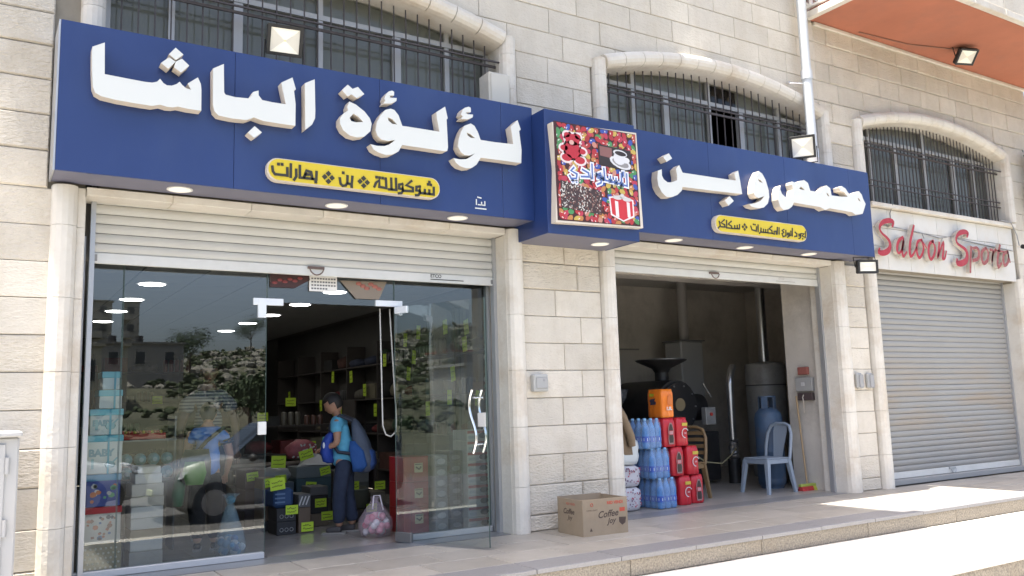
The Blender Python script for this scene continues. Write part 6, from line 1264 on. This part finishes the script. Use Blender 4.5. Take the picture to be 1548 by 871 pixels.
# ================================================================== STREET BEHIND THE CAMERA (seen in the glass)
def car(label,loc,rotz,paint,L,Wd,H,suv):
    t=thing('parked_car',label,'car',loc,rotz,'cars parked across the street')   # nose toward +x
    h=Wd/2; st=[]  # x, halfwidth, zbottom, zshoulder, ztop, top halfwidth
    if suv: P=[(-.5,.80,.45,.80,.80),(-.485,.90,.30,1.0,1.30),(-.44,.95,.25,1.0,1.58),(-.30,1,.24,1.0,1.66),(-.05,1,.24,.98,1.66),(.10,1,.24,.96,1.58),(.235,1,.24,1.02,1.06),(.36,.98,.24,.98,1.0),(.45,.90,.28,.86,.88),(.485,.78,.32,.72,.74),(.5,.60,.42,.58,.58)]
    else: P=[(-.5,.82,.40,.85,.85),(-.485,.9,.28,.95,1.15),(-.42,.95,.24,.95,1.42),(-.28,1,.22,.94,1.50),(0,1,.22,.92,1.50),(.12,1,.22,.90,1.40),(.27,1,.22,.92,.95),(.38,.96,.22,.85,.88),(.46,.88,.26,.70,.74),(.5,.65,.36,.52,.52)]
    vs=[];N=10
    for u,w,zb,zs_,zt in P:
        x=u*L; tw=.74 if zt>1.2 else .86
        zt=zt*H/(1.66 if suv else 1.5); 
        sec=[(-h*w*.9,zb),(-h*w,zb+.12),(-h*w*.99,(zb+zs_)/2+.05),(-h*w*.94,zs_),(-h*w*tw,zt-.05 if zt-zs_>.1 else zt-.005),(h*w*-.4,zt),(h*w*.4,zt),(h*w*tw,zt-.05 if zt-zs_>.1 else zt-.005),(h*w*.94,zs_),(h*w*.99,(zb+zs_)/2+.05),(h*w,zb+.12),(h*w*.9,zb)]
        vs+=[(x,y,z) for y,z in sec]
    M_=12; fs=[];mi=[]
    for i in range(len(P)-1):
        for k in range(M_):
            a=(i*M_+k,(i+1)*M_+k,(i+1)*M_+(k+1)%M_,i*M_+(k+1)%M_); fs.append(a)
            z0=min(vs[j][2] for j in a); z1=max(vs[j][2] for j in a)
            side=k in (3,7) and z1-z0>.25; ws=k in (4,5,6) and z1-z0>.35
            mi.append(1 if side or ws else 0)
    fs+= [tuple(range(M_)),tuple(range((len(P)-1)*M_,len(P)*M_))[::-1]]; mi+=[0,0]
    mb=MB(); 
    for f,m in zip(fs,mi): pass
    mb.v=vs; mb.f=fs; mb.m=mi; mb.sm=[False]*len(fs)
    gm=C((.02,.025,.03),.08); b=MB(); b.v=vs; b.f=[f for f,m in zip(fs,mi) if m==0]; b.m=[0]*len(b.f); b.sm=[True]*len(b.f); part('car_body',b,paint,t,local=True)
    b=MB(); b.v=list(vs); b.f=[f for f,m in zip(fs,mi) if m==1]; b.m=[0]*len(b.f); b.sm=[False]*len(b.f); part('car_windows',b,gm,t,local=True)
    for sx in (-.31,.31):
        for s in (-1,1):
            c=(sx*L,s*(h-.08),.33); w=MB().tube([(c[0],c[1]-s*.13,c[2]),(c[0],c[1]+s*.10,c[2])],.33,22); ww=part('wheel',w,C((.02,.02,.02),.9),t,local=True); part('rim',MB().tube([(c[0],c[1]+s*.095,c[2]),(c[0],c[1]+s*.115,c[2])],.21,16),C((.4,.4,.42),.3,metal=.7),ww,local=True)
    for s in (-1,1):
        part('headlight',MB().add([(.425*L,s*h*.93,.74),(.47*L,s*h*.80,.70),(.488*L,s*h*.52,.68),(.475*L,s*h*.52,.80),(.44*L,s*h*.82,.86),(.405*L,s*h*.93,.84)],[(0,1,2,3,4,5),(5,4,3,2,1,0)]),C((.6,.62,.65),.1),t,local=True)
        part('wing_mirror',MB().ell((.17*L,s*(h+.06),1.02),(.07,.10,.07),10),C((.05,.05,.05),.4),t,local=True)
    part('grille',MB().cbox(.478*L,.497*L,-h*.5,h*.5,.42,.58,.01),C((.02,.02,.02),.5),t,local=True); part('lower_intake',MB().cbox(.47*L,.49*L,-h*.62,h*.62,.26,.38,.01),C((.02,.02,.02),.5),t,local=True); part('number_plate',MB().box(.499*L,.507*L,-.24,.24,.44,.53),C((.5,.55,.3)),t,local=True)
    return t
car('metallic grey car parked across the street, its nose to the left in the glass',(4.80,-7.95,-.55),R_(180),mat('metallic_grey_paint',(.30,.31,.31),.3,metal=.2,coat=.5),4.3,1.80,1.66,True)
car('pale car parked beyond the grey one, nose to the right in the glass',(.9,-10.6,-.55),0,mat('pale_car_paint',(.50,.50,.48),.25,coat=.5),4.1,1.72,1.55,False)
# hill
ter=MB(); nx,ny=110,60; hz=lambda x,y: None
def hill(x,y):
    d=-y-22; s=max(0,min(1,d/165)); base=(13+9*max(0,min(1,(x-25)/70)))*s**1.25*(1+.06*math.sin(x*.05+1)+.04*math.sin(x*.13)); q=2.0*noise.noise(Vector((x*.035,y*.035,0)))*s+.8*noise.noise(Vector((x*.12,y*.12,4)))*s; t=math.floor((base+q)/1.6)*1.6; return -.62+(base+q)*.45+t*.55
vs=[]
for j in range(ny+1):
    for i in range(nx+1): x=-160+420*i/nx; y=-13-197*j/ny; vs.append((x,y,hill(x,y) if j else -.62))
ter.add(vs,[(j*(nx+1)+i,(j+1)*(nx+1)+i,(j+1)*(nx+1)+i+1,j*(nx+1)+i+1) for j in range(ny) for i in range(nx)],0,False)
structure('hillside',ter,mat('rocky_scrub',(.085,.085,.052),.95,var=.35,scale=.5,dirt=((.03,.04,.018),.16,.95)))
rn=random.Random(12); rk_=MB(); bs_=MB()
def rocklet(mb,c,r,mi,rn):
    ico=[(0,0,1),(.89,0,.45),(.28,.85,.45),(-.72,.53,.45),(-.72,-.53,.45),(.28,-.85,.45),(.72,.53,-.45),(-.28,.85,-.45),(-.89,0,-.45),(-.28,-.85,-.45),(.72,-.53,-.45)]
    f=[(0,1,2),(0,2,3),(0,3,4),(0,4,5),(0,5,1),(1,6,2),(2,7,3),(3,8,4),(4,9,5),(5,10,1),(6,7,2),(7,8,3),(8,9,4),(9,10,5),(10,6,1)]
    mb.add([(c[0]+v[0]*r*rn.uniform(.6,1.3),c[1]+v[1]*r*rn.uniform(.6,1.3),c[2]+v[2]*r*rn.uniform(.4,.9)) for v in ico],f,mi)
for k in range(7000):
    x=rn.uniform(-30,170); y=-rn.uniform(70,188)
    if rn.random()>((-y-50)/130)**1.5: continue
    rocklet(rk_,(x,y,hill(x,y)+.1),rn.uniform(.3,1.3),0,rn)
for k in range(6000):
    x=rn.uniform(-30,170); y=-rn.uniform(24,188); r=rn.uniform(.4,1.2)*(1 if y<-90 else .6)
    if noise.noise(Vector((x*.05,y*.05,9)))<-.05: continue
    for q in range(5): rocklet(bs_,(x+rn.uniform(-r,r)*.7,y+rn.uniform(-r,r)*.7,hill(x,y)+rn.uniform(.1,r)),r*.5,q%2,rn)
solo('hill_rocks',rk_,mat('pale_rock',(.20,.19,.16),.95,var=.15,scale=.7),'pale boulders and terrace walls scattered over the hillside across the street','rocks',kind='stuff')
solo('hill_scrub',bs_,[mat('scrub_dark',(.035,.05,.02),.9),mat('scrub_light',(.06,.075,.03),.9)],'dark olive scrub covering the hillside across the street','scrub',kind='stuff')
def house(label,x,y,w,d,h,c,floors,roofc=None,z0=-.7):
    t=thing('hill_house',label,'house',(x,y,z0)); yf=y+d/2
    part('house_wall',MB().box(x-w/2,x+w/2,y-d/2,yf,z0-4,z0+h),C(c,.9,var=.08,scale=1),t)
    part('flat_roof',MB().box(x-w/2-.25,x+w/2+.25,y-d/2-.2,yf+.25,z0+h,z0+h+.25),C(roofc or tuple(q*.85 for q in c),.9),t); part('roof_tank',MB().tube([(x-w*.2,y,z0+h+.25),(x-w*.2,y,z0+h+1.3)],.5,12),C((.04,.04,.04)),t)
    nb=max(int(w/2.6),2)
    for f in range(floors):
        zb=z0+h*(f+.32)/floors; hh=h/floors*.42
        for i in range(nb):
            cx=x-w/2+w*(i+.5)/nb; fr=part('window',MB().box(cx-.62,cx+.62,yf+.003,yf+.07,zb-.06,zb+hh+.06),C((.45,.43,.38)),t); part('pane',MB().box(cx-.55,cx+.55,yf+.0705,yf+.08,zb,zb+hh),C((.04,.045,.05),.15),fr)
        if f: part('balcony',MB().box(x-w*.3,x+w*.3,yf+.01,yf+1.1,z0+h*f/floors-.1,z0+h*f/floors+.1).box(x-w*.3,x+w*.3,yf+1.0,yf+1.09,z0+h*f/floors+.101,z0+h*f/floors+1.0),C(tuple(q*1.1 for q in c)),t)
house('tall pale house with balconies reflected at the left edge of the glass',20,-153,8,9,9.0,(.33,.31,.26),3,z0=11.5)
house('low stone house with dark windows reflected beside the tall one',20,-113,7,7,3.8,(.30,.28,.25),1,z0=6.6)
house('cream house reflected low behind the parked cars',9.2,-73,4,5,4.2,(.44,.40,.30),1,z0=2.9)
house('pale house with a red roof reflected in the right pane',67,-113,9,8,6.0,(.40,.37,.32),2,(.35,.07,.05),z0=3.8)
house('white house with balconies on the slope reflected in the right pane',41,-63,7,7,5.5,(.44,.42,.39),2,z0=-.6)
def tree(label,x,y,h,seed):
    rn=random.Random(seed); z0=hill(x,y); t=thing('street_tree',label,'tree',(x,y,z0)); 
    tk=MB().tube([(x,y,z0-.2),(x+.1,y,z0+h*.3),(x,y+.1,z0+h*.6)],[.18,.13,.07],8)
    cr=MB()
    for b in range(5):
        a=rn.uniform(0,6.28); e=(x+math.cos(a)*h*.25,y+math.sin(a)*h*.25,z0+h*rn.uniform(.6,.9)); tk.tube([(x,y,z0+h*.4),e],[.08,.02],6)
        for k in range(500):
            c=Vector(e)+Vector((rn.gauss(0,1),rn.gauss(0,1),rn.gauss(0,.8)))*h*.12; u=Vector((rn.gauss(0,1),rn.gauss(0,1),rn.gauss(0,1))).normalized()*.13; w=u.orthogonal().normalized()*.07; cr.add([c-u,c+w,c+u,c-w],[(0,1,2,3)],k%2)
    part('trunk',tk,C((.10,.08,.06),.9),t); part('crown',cr,[C((.03,.055,.02),.8),C((.06,.09,.035),.8)],t)
tree('round dark tree on the slope behind the low stone house',26,-118,7,1); tree('feathery tree on the skyline above the rocks',52,-182,8,2); tree('small tree beside the red-roofed house',58,-104,7,3); tree('tree at the foot of the hill behind the cars',13,-40,3.4,4)
pw=thing('power_line','pair of poles carrying sagging black cables along the far side of the street','power line',(-16,-13.3,-.7))
for x in (-16,26): part('wooden_pole',MB().tube([(x,-13.3,-.7),(x,-13.3,7.4)],[.14,.09],10),C((.09,.07,.055),.9),pw)
for i,(dy,z0,z1) in enumerate(((0,7.2,6.3),(.1,7.0,6.1),(.15,6.2,5.1))): part('cable',MB().tube([(-16+42*k/20,-13.3+dy,z0+(z1-z0)*k/20-.7*math.sin(math.pi*k/20)) for k in range(21)],.024 if i<2 else .03,6),BLACKP,pw)
